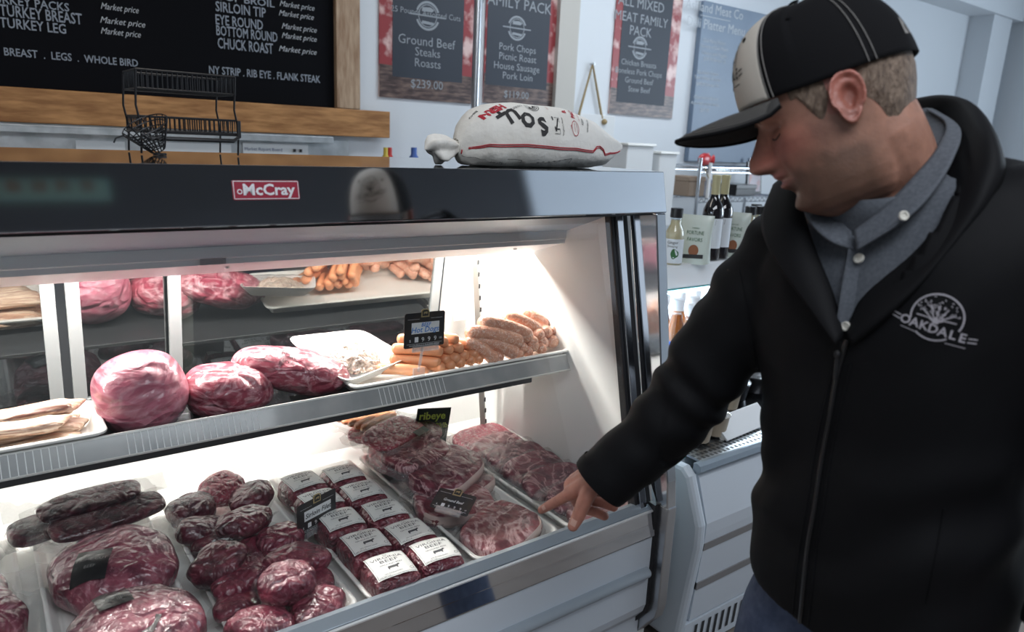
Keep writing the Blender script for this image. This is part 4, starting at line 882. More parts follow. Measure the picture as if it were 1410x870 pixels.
# ---- price cards
CARDB = mat('black_card', (.022, .022, .024), rough=.35, var=(30, (.05, .035, .025), .45, .75)); GOLD = mat('gold_crest', (.42, .33, .16), rough=.4, metal=.3)
CLEARP = glass('clear_card_holder', (.93, .94, .95), .12, .7, .05, haze=.12); CARDW = mat('white_card_print', (.78, .79, .80), rough=.5); BLUEI = mat('blue_marker', (.05, .22, .62), rough=.6); LIME = mat('lime_chalk_marker', (.72, .90, .16), rough=.6)
def price_card(label, TL, TR, BL, BR, title, marker, white_box=True, base=True, crest=True, sz=1.0):
    root = thing('price_card', label, 'price card', 'price cards standing in the meat')
    x = BR-BL; y = (TL-BL+TR-BR)/2; W_ = x.length; M = frame(BL, x, y); yy = M.to_3x3().col[1]; H_ = y.dot(yy)
    pts = [(.003, 0), (W_-.003, 0), (W_, .003), (W_, H_-.004), (W_-.004, H_), (.004, H_), (0, H_-.004), (0, .003)]
    MB().prism(pts, -.0015, 0, 'z', M).build('card', CARDB, root, smooth=0)
    t = MB()
    if crest:
        c = MB().prism([(W_/2-.011, H_-.012), (W_/2+.011, H_-.012), (W_/2+.011, H_+.004), (W_/2+.006, H_+.008), (W_/2-.006, H_+.008), (W_/2-.011, H_+.004)], -.001, .001, 'z', M).build('crest', GOLD, root, smooth=0)
        k = MB(); poly2d(k, [(W_/2-.008, H_-.009), (W_/2+.008, H_-.009), (W_/2+.008, H_+.003), (W_/2+.004, H_+.006), (W_/2-.004, H_+.006), (W_/2-.008, H_+.003)], M, dz=.0014); k.build('crest_field', INK, c, smooth=0)
        k = MB(); poly2d(k, [(W_/2-.005, H_-.005), (W_/2-.004, H_-.005), (W_/2-.003, H_-.003), (W_/2+.002, H_-.003), (W_/2+.003, H_-.005), (W_/2+.004, H_-.005), (W_/2+.006, H_+.001), (W_/2+.003, H_+.002), (W_/2-.005, H_+.001)], M, dz=.0018); k.build('crest_cow', GOLD, c, smooth=0)
    if white_box:
        wb = MB(); poly2d(wb, [(W_*.17, H_*.40), (W_*.86, H_*.40), (W_*.86, H_*.72), (W_*.17, H_*.72)], M, dz=.0008); wb.build('white_strip', CARDW, root, smooth=0)
    k = MB(); lettering([(a, W_*px, H_*py, H_*s_, 'CENTER', None, .0002, .2) for a, px, py, s_ in title], M, k, dz=.0014); k.build('card_handwriting', marker, root, smooth=0)
    lettering([('.'.join('  '), W_*.5, H_*.2, H_*.1)], M, t, dz=.0012)
    for j, ch in enumerate(sz if isinstance(sz, str) else '0999'):
        x_ = W_*(.30+.155*j); poly2d(t, [(x_-W_*.045, H_*.16), (x_+W_*.045, H_*.16), (x_+W_*.045, H_*.31), (x_-W_*.045, H_*.31)], M, dz=.0008) if j == 0 else None
        if j: lettering([(ch, x_, H_*.16, H_*.19)], M, t, dz=.0012)
    lettering([('$', W_*.14, H_*.18, H_*.10), ('LB', W_*.90, H_*.20, H_*.08), ('NATURALLY RAISED BEEF', W_*.5, H_*.05, H_*.06, 'CENTER', W_*.75)], M, t, dz=.0012)
    line2d(t, [(W_*.07, H_*.82), (W_*.36, H_*.82)], .0006, M, .0012); line2d(t, [(W_*.64, H_*.82), (W_*.93, H_*.82)], .0006, M, .0012); line2d(t, [(W_*.06, H_*.115), (W_*.94, H_*.115)], .0006, M, .0012)
    t.build('card_print', CARDW, root, smooth=0)
    if base:
        m = MB(); m.box((W_*.52, -.004, .003), (W_*.66, .012, .003), M); m.box((W_*.52, .0, .004), (W_*.66, .014, .0015), M); m.build('card_holder', CLEARP, root)
    settle(root, (BL+BR)/2); return root
Y_ = .262
price_card('black price card reading beef hot dogs in blue marker, above the loose hot dogs', at_y(556, 432.5, Y_), at_y(612, 427, Y_), at_y(556, 481, Y_), at_y(611, 474, Y_), (('BEEF', .52, .60, .15), ('Hot Dogs', .50, .44, .22)), BLUEI, sz='1999')
k = MB(); a = at_y(582, 478, .258); b = at_y(576, 512, .250); k.tube([a, b], .0035, 8); k.box((b.x, .248, b.z), (.03, .006, .022)); tag(recenter(k.build('card_clip', CLEARP), (b.x, .248, b.z)), 'clear plastic clip holding the hot dog price card on the tray lip', 'clip')
BL = at_z(410, 741, .525); BR = at_z(462.5, 712, .525)
def up(p, px, py):  # the point straight above p seen on this pixel's line of sight
    v = ray(px, py); t = ((p.x-CAM.x)*v.x+(p.y-CAM.y)*v.y)/(v.x*v.x+v.y*v.y); return Vector((p.x, p.y, CAM.z+v.z*t))
price_card('black price card with sirloin filet handwritten on a white strip', up(BL, 410, 696), up(BR, 466, 673), BL, BR, (('Sirloin Filet', .52, .48, .22),), INK, sz='3999')
price_card('black ground beef price card lying tilted on the ribeye steaks', at_z(608, 675, .582), at_z(672, 684, .582), at_z(591, 697, .556), at_z(643, 711, .556), (('Ground Beef', .5, .45, .17),), CARDW, white_box=False, sz='6999')
SIGN = mat('dark_green_sign', (.015, .035, .025), rough=.45)
root = thing('ribeye_sign', 'small dark green sign reading ribeye in lime chalk marker', 'sign')
TL, TR, BL, BR = at_y(569, 564, .47), at_y(616, 558, .47), at_y(571, 592, .47), at_y(617, 589, .47)
x = BR-BL; M = frame(BL, x, TL-BL); W_ = x.length; H_ = (TL-BL).length
MB().prism([(0, -.05), (W_, -.05), (W_, H_), (0, H_)], -.002, 0, 'z', M).build('sign_panel', SIGN, root, smooth=0)
lettering([('ribeye', W_*.46, H_*.48, H_*.50, 'CENTER', W_*.78, .0008), ('28.99/lb', W_*.66, H_*.05, H_*.34, 'CENTER', W_*.60, .0006)], M, dz=.001).build('sign_lettering', LIME, root, smooth=0)
settle(root, (BL+BR)/2-Vector((0, 0, .05)))
tag(recenter(MB().prism([(0, 0), (.05, .005), (.055, .03), (.004, .026)], 0, .0006, 'z', frame((-.445, .375, .622), (1, .4, 0), (-.3, .9, .15))).build('price_sticker', SIGN), (-.425, .385, .626)), 'small green price sticker lying on the pink top steak pack', 'sticker')
# ================================================================== GOODS ON AND IN THE SECOND CASE
GLASSJ = glass('jar_glass', (.93, .96, .97), .08, .6, .02)
CREAM = mat('cream_dressing', (.62, .50, .28), rough=.35, var=(20, (.72, .64, .45), .4, .65)); BLKCAP = mat('black_plastic_cap', (.015, .015, .017), rough=.3, coat=.3)
WINEG = mat('dark_wine_glass', (.012, .010, .012), rough=.06, coat=1., coat_rough=.03); FOIL = mat('pale_gold_capsule', (.55, .50, .30), rough=.4, metal=.2); WLAB = mat('pale_bottle_label', (.70, .74, .78), rough=.5)
POUCH = mat('pale_green_pouch', (.60, .66, .60), rough=.3, coat=.4, bump=(40, .2, .004)); PECAN = mat('pecan_brown', (.28, .10, .04), rough=.5); GREEN = mat('leaf_green', (.03, .12, .04), rough=.5)
GX = .42
def foot(px, py): q = at_z(px, py, TOPZ); return q
def to_cam(p): return math.atan2(-(p.x-CAM.x), (p.y-CAM.y))  # turn about z that faces the photographer
def arc_label(r, z0, z1, a0, a1, m, name, root, n=16, off=.0006):
    return MB().grid(lambda u, v: ((r+off)*math.cos(R(lerp(a0, a1, u))), (r+off)*math.sin(R(lerp(a0, a1, u))), lerp(z0, z1, v)), n, 1).build(name, m, root)
def wine(px, py, lab):
    q = foot(px, py); root = thing('wine_bottle', lab, 'wine bottle', 'wine bottles on the deli case', (q.x, q.y, TOPZ), (0, 0, to_cam(q)))
    MB().lathe([(.0, .004), (.030, .0), (.0365, .004), (.0375, .012), (.0375, .165), (.036, .180), (.028, .200), (.018, .215), (.0145, .232), (.0140, .285), (.0155, .287), (.0155, .298), (.0, .300)], 28).build('bottle', WINEG, root)
    MB().lathe([(.0146, .232), (.0150, .235), (.0147, .284), (.0163, .287), (.0163, .299), (.0, .3012)], 24).build('capsule', FOIL, root)
    lb = arc_label(.0375, .045, .150, 200, 340, WLAB, 'bottle_label', root)
    t = MB(); poly2d(t, [(-.012, .118), (.012, .128), (.014, .145), (-.010, .136)], warp=lambda p: Vector((.0384*math.sin(p.x/.0384), -.0384*math.cos(p.x/.0384), p.y))); t.build('label_print', INK, lb, smooth=0)
    return root
wine(975, 357, 'dark wine bottle with pale gold capsule, left of the two'); wine(987.5, 355, 'dark wine bottle with pale gold capsule, right of the two')
def pouch(px, py, w_, h_, lab):
    q = foot(px, py); root = thing('nut_pouch', lab, 'snack pouch', 'pale green pouches on the deli case', (q.x, q.y, TOPZ), (0, 0, to_cam(q)-R(6)))
    def fn(u, v):
        a = u*2*math.pi; z = v*h_; th = .030*(1-v)**.7+.0012; sp = lambda x, p: math.copysign(abs(x)**p, x)
        return (sp(math.cos(a), .5)*w_/2*(1-.06*math.sin(v*math.pi)), sp(math.sin(a), .8)*th, z+.003*math.cos(a*2)*(1-v))
    MB().grid(fn, 36, 16, cu=True).build('pouch', POUCH, root, smooth=80)
    fy = lambda p: Vector((p.x, -.030*(1-p.y/h_)**.7-.0022, p.y))
    t = lettering([('FORTUNE', 0, h_*.60, h_*.11, 'CENTER', w_*.5), ('FAVORS', 0, h_*.46, h_*.11, 'CENTER', w_*.45), ('CANDIED', 0, h_*.72, h_*.035)], warp=fy); t.build('pouch_lettering', GREEN, root, smooth=0)
    t = MB(); poly2d(t, [(.15*w_*math.cos(R(a)), h_*.27+h_*.12*math.sin(R(a))) for a in range(0, 360, 20)], warp=lambda p: fy(p)+Vector((0, -.0004, 0))); t.build('pecan_print', PECAN, root, smooth=0)
    t = MB(); poly2d(t, [(-.30*w_, h_*.10), (.30*w_, h_*.12), (.30*w_, h_*.20), (-.30*w_, h_*.18)], warp=lambda p: fy(p)+Vector((0, -.0008, 0))); t.build('pouch_banner', INK, root, smooth=0)
    return root
pouch(954, 361, .115, .165, 'pale green nut pouch between the dressing jar and the wine bottles'); pouch(1008, 353, .105, .165, 'pale green nut pouch right of the wine bottles')
def jar(px, py, lab, s_=1., two=False, grp='dressing jars on the deli case'):
    q = foot(px, py); root = thing('dressing_jar', lab, 'jar', grp, (q.x, q.y, TOPZ), (0, 0, to_cam(q)))
    MB().lathe([(r*s_, z*s_) for r, z in ((0, .002), (.028, 0), (.031, .004), (.031, .098), (.029, .112), (.017, .135), (.0165, .150), (0, .151))], 24).build('contents', CREAM, root)
    MB().lathe([(r*s_, z*s_) for r, z in ((.0325, .001), (.0325, .100), (.030, .116), (.0185, .138), (.0182, .168))], 24).build('jar_glass', GLASSJ, root)
    MB().lathe([(r*s_, z*s_) for r, z in ((.0205, .158), (.0210, .160), (.0210, .188), (.019, .190), (0, .190))], 24).build('jar_lid', BLKCAP, root)
    lb = arc_label(.0327*s_, .006*s_, .088*s_, 190, 350, WLAB, 'jar_label', root)
    wp = lambda p: Vector((.0338*s_*math.sin(p.x/(.0338*s_)), -.0338*s_*math.cos(p.x/(.0338*s_)), p.y))
    t = lettering([('Ginger', -.004*s_, .072*s_, .014*s_), ('Dressing', -.004*s_, .060*s_, .010*s_)], warp=wp); t.build('label_print', INK, lb, smooth=0)
    t = MB(); poly2d(t, [((.006+.014*math.cos(R(a)))*s_, (.038+.016*math.sin(R(a))*(1+.2*math.cos(R(a*3))))*s_) for a in range(0, 360, 15)], warp=wp); t.build('leaf_print', GREEN, lb, smooth=0)
    return root
jar(925, 363, 'dressing jar with black lid and leaf label beside the case end post', 1.0)
for px, py, lab in ((1026, 352, 'amber jar with black lid at the left of the jars behind the man'), (1040, 351, 'amber jar with black lid just above the man\'s shoulder'), (1034, 346, 'amber jar with black lid behind the other two')): jar(px, py, lab, .98, grp='amber jars beside the man')
# amber drink bottles with white caps inside
AMB = mat('amber_drink', (.55, .17, .03), rough=.05, coat=1., coat_rough=.02, trans=.45); WCAP = mat('white_bottle_cap', (.85, .87, .90), rough=.35); CLB = glass('clear_bottle', (.95, .97, .99), .10, .6)
BLUEL = mat('blue_bottle_label', (.05, .12, .42), rough=.45)
IZ = .6905
def drink(x, y, lab, s_=1.):
    root = thing('drink_bottle', lab, 'bottle', 'amber drink bottles in the deli case', (x, y, IZ), (0, 0, to_cam(Vector((x, y, 0)))))
    MB().lathe([(r*s_, z*s_) for r, z in ((0, .002), (.026, 0), (.029, .005), (.029, .085), (.026, .105), (.016, .140), (.0135, .155), (0, .156))], 20).build('drink', AMB, root)
    MB().lathe([(r*s_, z*s_) for r, z in ((.0302, .001), (.0302, .088), (.027, .108), (.017, .143), (.0145, .158), (.0145, .178))], 20).build('bottle_glass', CLB, root)
    MB().lathe([(r*s_, z*s_) for r, z in ((.0165, .166), (.0165, .170), (.0175, .171), (.0172, .198), (.015, .200), (0, .200))], 20).build('cap', WCAP, root)
    arc_label(.0305*s_, .030*s_, .075*s_, 235, 305, BLUEL, 'bottle_label', root)
for r_ in range(3):
    for c_ in range(4):
        x = .50+c_*.082+r_*.022; y = .265+r_*.082
        drink(x, y, 'amber bottle with white cap, '+('front', 'middle', 'rear')[r_]+' row, '+('first', 'second', 'third', 'fourth')[c_]+' from the case end post', 1.13)
# deli cups and a label holder on the deck
KRAFT = mat('kraft_paper_cup', (.50, .42, .32), rough=.6); CLID = glass('clear_lid', (.95, .96, .97), .14, .6, .03, haze=.15)
for i, (px, py, lab) in enumerate(((962, 605, 'kraft deli cup nearest the teal glass edge'), (984, 596, 'kraft deli cup behind the first, beside the white label holder'), (1002, 560, 'kraft deli cup at the back beneath the sleeve'))):
    q = at_z(px, py, .596); root = thing('deli_cup', lab, 'cup', 'kraft deli cups in the second case', (q.x, q.y, .596))
    MB().lathe([(0, .001), (.030, 0), (.038, .058), (.040, .060), (.037, .061), (.030, .012), (0, .012)], 24).build('cup', KRAFT, root); MB().lathe([(.0405, .058), (.0405, .064), (.034, .068), (0, .069)], 24).build('lid', CLID, root)
a = at_z(991, 590, .62); b = at_z(1052, 566, .62)
lh = thing('label_holder', 'white label holder lying among the deli cups', 'label holder'); M = frame(((a.x+b.x)/2, (a.y+b.y)/2, .615), b-a, (-.1, .8, .7)); Lh = (b-a).length
MB().box((0, 0, 0), (Lh, .075, .006), M).build('holder_plate', CARDW, lh, bevel=.001); MB().box((0, -.02, -.01), (Lh, .02, .012), M).build('holder_foot', PLASTIC_W, lh)
settle(lh, ((a.x+b.x)/2, (a.y+b.y)/2, .597))
for i, (px, py, s_, lab) in enumerate(((1010, 545, .05, 'dark film wrapped deli tub behind the label holder'), (1040, 535, .055, 'dark film wrapped deli tub beside the man\'s sleeve'))):
    q = at_z(px, py, .60); root = thing('deli_tub', lab, 'tub', 'dark deli tubs', (q.x, q.y, .596)); MB().lathe([(0, .001), (s_*.8, 0), (s_, .05), (s_*1.04, .052), (s_*1.04, .058), (0, .060)], 24).build('tub', BLKCAP, root); MB().lathe([(s_*1.05, .056), (s_*.9, .066), (0, .068)], 24).build('lid', CLID, root)

# ---- wire shelving by the back wall with ornament, picture frame and boxes
root = thing('wire_shelving', 'chrome wire shelving rack against the back wall beyond the deli case', 'shelving')
sx0 = at_y(925, 300, 2.05).x; sx1 = sx0+1.0; SY0, SY1 = 1.86, 2.22
zs = at_y(990, 231, SY0).z; zs2 = at_y(990, 272, SY0).z; zs3 = zs2-.55
m = MB()
for x in (sx0, sx1):
    for y in (SY0, SY1): MB().tube([(x, y, .0), (x, y, zs+.06)], .012, 12).build('post', CHROME, root)
def wshelf(z, x0, x1):
    k = MB()
    for y in (SY0, SY1): k.tube([(x0, y, z), (x1, y, z)], .005, 6); k.tube([(x0, y, z-.03), (x1, y, z-.03)], .004, 6); k.tube([(x0+(x1-x0)*i/40, y, z-.03*(i % 2)) for i in range(41)], .0025, 5)
    for i in range(26): x = lerp(x0, x1, i/25); k.tube([(x, SY0, z), (x, SY1, z)], .002, 5)
    k.build('wire_shelf', CHROME, root)
wshelf(zs, sx0, sx1); wshelf(zs2, sx0, sx1); wshelf(zs3, sx0, sx1)
q1 = at_y(936, 225, SY0-.01); MB().tube([(sx0+.02, SY0-.012, zs+.01), (sx0+.20, SY0-.012, zs2-.02)], .003, 6).build('hanging_string', TW, root)
q = at_y(977, 226, SY0); MB().tube([(q.x, SY0-.01, zs2), (q.x, SY0-.01, zs+.03)], .012, 10).build('upright', WHITE_ENAMEL, root)
settle(root, ((sx0+sx1)/2, (SY0+SY1)/2, 0))
# red pepper-shaped ornament on top
q = at_y(972, 219, 1.98); REDO = mat('red_ornament', (.50, .015, .02), rough=.35, coat=.5)
root = thing('red_ornament', 'small red fish shaped ornament on top of the wire shelving', 'ornament', None, (q.x, 1.98, zs+.007))
def orn(u, v):
    x = lerp(-.075, .075, u); a = v*2*math.pi; r = .042*math.sqrt(max(0, 1-((x+.012)/.064)**2)) if x < .045 else .010+.6*(x-.045); r = max(r, .004)
    return (x, r*.55*math.cos(a), .040+r*math.sin(a)*(1.0 if x < .045 else 1.2))
MB().grid(orn, 24, 16, cv=True).build('body', REDO, root); MB().prism([(-.01, .06), (.02, .085), (.04, .06)], -.004, .004, 'y').build('fin', REDO, root, bevel=.001); MB().lathe([(.02, 0), (.02, .004), (.006, .010), (.006, .014)], 14).build('stand', INK, root)
# framed picture leaning on the second shelf
a = at_y(1030, 268, 2.0); b = at_y(1050, 268, 2.0); h = at_y(1035, 236, 2.0).z-a.z
root = thing('picture_frame', 'dark framed small picture standing on the wire shelf beside the man\'s chin', 'picture frame', None, (a.x+.06, 2.0, zs2+.006), (R(-6), 0, 0))
wf_ = .17; MB().box((0, 0, .115), (wf_, .015, .23)).build('frame', BLKCAP, root, bevel=.003); MB().box((0, -.0085, .115), (wf_-.04, .001, .19)).build('picture', mat('picture_print', (.55, .50, .55), rough=.4, var=(14, (.65, .25, .20), .5, .7)), root)
for i, (px, w_, h_, m_, lab) in enumerate(((937, .16, .12, mat('cardboard', (.30, .22, .16), rough=.7), 'brown carton on the lower wire shelf behind the dressing jar'), (957, .14, .10, mat('grey_box', (.25, .25, .28), rough=.6), 'grey box on the lower wire shelf behind the nut pouch'), (1005, .22, .07, BLKCAP, 'black tray on the lower wire shelf right of the wine bottles'))):
    q = at_y(px, 310, 2.0); root = thing('shelf_box', lab, 'box', 'boxes on the wire shelving', (q.x, 2.0, zs2+.006) if i == 99 else (q.x, 2.0, zs2+.006))
    MB().box((0, 0, h_/2), (w_, .2, h_)).build('box_body', m_, root, bevel=.004); MB().box((0, 0, h_-.01), (w_+.006, .206, .03)).build('box_lid', m_, root, bevel=.003)

# ================================================================== ON TOP OF THE MEAT CASE
HT = 1.35
# two-tier wire rack
WIRE = mat('black_wire', (.015, .015, .017), rough=.4, metal=.3)
RY0, RY1 = .33, .46
a = at_y(195, 212, RY0); b = at_y(328, 217, RY0); x0, x1 = a.x, b.x
root = thing('wire_rack', 'black two-tier wire rack standing on top of the meat case before the chalkboard', 'wire rack')
zl = at_y(260, 183, RY0).z; zl2 = at_y(260, 163, RY0).z; zu = at_y(260, 126, RY0).z; zu2 = at_y(260, 101, RY0).z
def basket(za, zb, name):
    m = MB(); thick = .0032; thin = .0013
    for z, r in ((za, thick if name == 'lower_basket' else thin*1.5), (zb, thin*1.6)):
        m.tube([(x0, RY0, z), (x1, RY0, z), (x1, RY1, z), (x0, RY1, z)], r, 6, closed=True)
    n = 20
    for i in range(n+1):
        x = lerp(x0, x1, i/n); m.tube([(x, RY0, zb), (x, RY0, za), (x, RY1, za), (x, RY1, zb)], thin, 4)
    for i in range(1, 9):
        y = lerp(RY0, RY1, i/9); m.tube([(x0, y, zb), (x0, y, za), (x1, y, za), (x1, y, zb)], thin, 4)
    return m.build(name, WIRE, root)
basket(zl, zl2, 'lower_basket'); basket(zu, zu2, 'upper_basket')
for x in (x0, x1):
    for y in (RY0, RY1): MB().tube([(x, y, HT+.002), (x+.003, y, HT+.05), (x-.004, y, zl2+.02), (x, y, zu2)], .002, 6).build('leg', WIRE, root)
MB().tube([(x0, RY0-.012, zl-.004), (x0+.012, RY0-.016, zl-.012), (x1-.012, RY0-.016, zl-.012), (x1, RY0-.012, zl-.004), (x1, RY0-.012, zl2)], .0042, 8).build('front_rail', WIRE, root)
settle(root, ((x0+x1)/2, (RY0+RY1)/2, HT))
# wire mesh scoop basket left of it
q = at_y(196, 196, .40); root = thing('wire_basket', 'small black wire mesh basket tipped against the left foot of the wire rack', 'basket')
m = MB()
cx, cy, cz = q.x-.003, .30, HT+.035
T_ = Matrix.Translation((cx, cy, cz)) @ Matrix.Rotation(R(-28), 4, 'Y') @ Matrix.Rotation(R(20), 4, 'X')
for k in range(7):
    t = k/6; r = .012+.026*t; m.tube([(r*1.1*math.cos(R(a_)), r*.9*math.sin(R(a_)), -.030+.052*t) for a_ in range(0, 360, 20)], .0012, 4, closed=True, M=T_)
for k in range(18):
    a_ = R(k*20); m.tube([(( .012+.026*t)*1.1*math.cos(a_), (.012+.026*t)*.9*math.sin(a_), -.030+.052*t) for t in (0, .5, 1)], .0012, 4, M=T_)
m.build('mesh_bowl', WIRE, root); MB().tube([(-.04, 0, .022), (-.055, 0, .024), (-.062, .0, .018)], .0016, 6, M=T_).build('handle', WIRE, root)
MB().lathe([(.012, 0), (.012, .004)], 14, (cx+.012, cy-.008, HT+.0005)).build('foot', WIRE, root)
settle(root, (cx, cy, HT))
# cloth sack
SACK = mat('off_white_cotton_sack', (.72, .69, .63), rough=.85, bump=(26, .55, .010), var=(7, (.80, .78, .74), .35, .7))
root = thing('cloth_sack', 'white printed cotton sack with tied neck lying on top of the meat case', 'sack')
SYC = .13
pA = at_y(628, 190, SYC); pB = at_y(846, 195, SYC); xa, xb = pA.x, pB.x; Ls = xb-xa
def sack(u, v):
    t = u; a = v*2*math.pi
    rz = interp([(0, .014), (.02, .040), (.07, .058), (.16, .068), (.30, .0705), (.5, .0700), (.66, .066), (.80, .056), (.90, .040), (.97, .022), (1.0, .012)], t)[0]
    ry = interp([(0, .012), (.03, .036), (.10, .058), (.3, .070), (.6, .070), (.8, .060), (.92, .042), (1.0, .030)], t)[0]
    zc = interp([(0, .042), (.10, .060), (.3, .0675), (.6, .066), (.8, .056), (.9, .048), (1.0, .052)], t)[0]
    sp = lambda q_, p: math.copysign(abs(q_)**p, q_)
    x = xa+Ls*t; q_ = Vector((x*16, math.cos(a)*1.2, math.sin(a)*1.2))
    k = 1+.05*noise.noise(q_)+.10*max(0, (t-.72))*math.sin(a*7+t*9)+.10*max(0, .14-t)*6*math.sin(a*9)*.35
    return Vector((x, SYC+sp(math.cos(a), .85)*ry*k, max(HT+.0008, HT+zc+sp(math.sin(a), .85)*rz*k)))
MB().grid(sack, 60, 48, cv=True).build('sack_body', SACK, root, smooth=80)
def neck(u, v):
    a = v*2*math.pi; t = u
    x = xa+.008-.072*t; r = interp([(0, .013), (.12, .014), (.35, .026), (.65, .033), (.86, .031), (.95, .020), (1, .004)], t)[0]
    k = 1+(.12+.15*t)*math.sin(a*5+t*2)+.1*noise.noise(Vector((t*4, math.cos(a)*2, math.sin(a)*2)))
    return Vector((x-.012*math.sin(a)*t, SYC+r*.9*k*math.cos(a), max(HT+.0008, HT+lerp(.040, .028, t)+r*.82*k*math.sin(a))))
MB().grid(neck, 20, 40, cv=True).build('tied_neck', SACK, root, smooth=80)
MB().tube([(xa+.004, SYC+.015*math.cos(R(a_)), HT+.04+.015*math.sin(R(a_))) for a_ in range(0, 360, 20)], .0028, 6, closed=True).build('tie', SACK, root)
def on_sack(x, s_):  # x along the sack, s_ round it from the seam up over the top (0 = mid front)
    t = (x-xa)/Ls; v = .5-s_/.42
    return t, v
def swarp(p):  # p.x from left end, p.y arc height measured from the middle of the front
    t = p.x/Ls; p0 = sack(t, .5-p.y/.40); n_ = Vector((0, p0.y-SYC, p0.z-HT-.058)).normalized(); return p0+n_*(.0012+p.z)
def sx(px): return at_y(px, 200, SYC-.06).x-xa
SEAM = mat('red_seam_thread', (.40, .02, .03), rough=.7)
m = MB()
for dz_ in (0, .0035):
    P = [swarp(Vector((Ls*k/40, lerp(-.012, -.018, min(1, k/20))+(.010 if 29 < k < 33 else 0)+dz_+(.004*math.sin(k*1.1) if k > 30 else 0), 0))) for k in range(1, 40)]
    m.tube(P, .0011, 5)
m.tube([swarp(Vector((.004, -.020-k*.008, 0))) for k in range(4)], .0016, 5)
m.build('red_seam', SEAM, root)
RIN = mat('red_sack_print', (.42, .02, .035), rough=.8); BIN = mat('black_sack_print', (.03, .028, .028), rough=.8)
# printed upside down for the viewer: the sack lies on its back
def flip(txt, px, py_s, size, mm, mb, rot=180, width=None, bold=.0):
    v, f = glyphs(txt, size, 'CENTER', width, bold); c, s_ = math.cos(R(rot)), math.sin(R(rot)); cx_ = sx(px)
    # break long strokes so they follow the cloth
    mb.add([swarp(Vector((cx_+q.x*c-q.y*s_, py_s+q.x*s_+q.y*c, 0))) for q in v], f)
kb = MB(); kr = MB()
for ch, px, s_, sz, rt in (('S', 741, .022, .046, 200), ('O', 722, .032, .044, 196), ('U', 703, .044, .044, 202), ('T', 686, .057, .044, 205)): flip(ch, px, s_+.012, sz, BIN, kb, rt, None, .0022)
flip('HERN', 684, .070, .026, RIN, kr, 200, None, .0015); flip('COUNTRY', 714, .066, .009, BIN, kb, 200)
cx_ = sx(738)
for k_ in range(3): ring2d(kb, cx_-.0, .074, .020-.004*k_, .0013, warp=swarp, a0=180, a1=360)
poly2d(kb, [(cx_-.003, .062), (cx_+.010, .070), (cx_+.003, .073)], warp=swarp); poly2d(kb, [(cx_-.012, .064), (cx_-.004, .060), (cx_-.006, .068)], warp=swarp)
vx = sx(762); line2d(kb, [(vx-.010, .040), (vx-.002, .010), (vx+.006, .036)], .0035, warp=swarp); line2d(kb, [(vx-.002, .014), (vx+.008, .014)], .0018, warp=swarp); line2d(kb, [(vx-.005, .038), (vx+.010, .038), (vx+.010, .006), (vx-.006, .006)], .0008, warp=swarp)
flip("Virginia's Finest", vx and 772, .022, .006, BIN, kb, 90)
ox = sx(788)
ring2d(kr, ox, .020, .011, .0012, warp=swarp, ry=.016); flip('US', 784, .022, .007, RIN, kr, 90); flip('INSPECTED', 788, .021, .0035, RIN, kr, 90); flip('AND PASSED', 791, .021, .0035, RIN, kr, 90)
flip('PAC', 791, .055, .014, RIN, kr, 80, None, .0006); flip('B.', 781, .060, .014, RIN, kr, 80, None, .0006); flip('OLD', 759, .068, .006, RIN, kr, 90); flip('KEEP', 803, .040, .009, BIN, kb, 75); flip('REFRIGERATED', 810, .036, .006, BIN, kb, 72); flip('NO ADDED', 798, .052, .005, RIN, kr, 80); flip('BBQ', 666, .085, .010, BIN, kb, 190); 
line2d(kb, [(sx(652), -.052), (sx(655), -.040), (sx(662), -.036), (sx(668), -.042), (sx(712), -.044), (sx(722), -.048), (sx(722), -.056)], .0010, warp=swarp)
line2d(kb, [(sx(735), -.056), (sx(752), -.054), (sx(785), -.040), (sx(789), -.040), (sx(789), -.056)], .0010, warp=swarp)
flip('NET WT', 690, -.050, .008, BIN, kb, 180); flip('2 LBS', 700, -.055, .007, BIN, kb, 180)
for i in range(7): flip('lllll', 745+i*7, -.050+.002*i, .006, BIN, kb, 180)
kb.build('black_print', BIN, root, smooth=0); kr.build('red_print', RIN, root, smooth=0)
settle(root, (xa+Ls/2, SYC, HT))

# pale green wall sign on the dark wall across the shop, seen mirrored in the steel header
def header_mirror(px, py, yy=-3.68):
    n = Vector((0, -.975, .218)).normalized(); o_ = hdr(px, py); d_ = ray(px, py); r = d_-n*2*d_.dot(n); return o_+r*((yy-o_.y)/r.y)
a = header_mirror(2, 268); b = header_mirror(153, 268); c = header_mirror(153, 238)
root = thing('wall_sign', 'pale green wall sign with faded orange blocks, mirrored at the left of the steel header', 'sign')
GSIGN = mat('pale_green_sign', (.45, .68, .58), rough=.6); OSIGN = mat('faded_orange_block', (.42, .24, .15), rough=.6, var=(9, (.36, .40, .32), .4, .7))
sx0, sx1 = min(a.x, b.x)-.3, max(a.x, b.x); zz0, zz1 = min(a.z, c.z), max(a.z, c.z); zz1 = min(zz1, 2.86)
MB().box(((sx0+sx1)/2, -3.68, (zz0+zz1)/2), (sx1-sx0, .03, zz1-zz0)).build('sign_panel', GSIGN, root, bevel=.004)
for k in range(6):
    w_ = (sx1-sx0)/9; MB().box((sx0+w_*(1.2+1.3*k), -3.664, zz0+(zz1-zz0)*.62), (w_*.8, .004, (zz1-zz0)*.5)).build('sign_block', OSIGN, root)
settle(root, ((sx0+sx1)/2, -3.69, zz0))
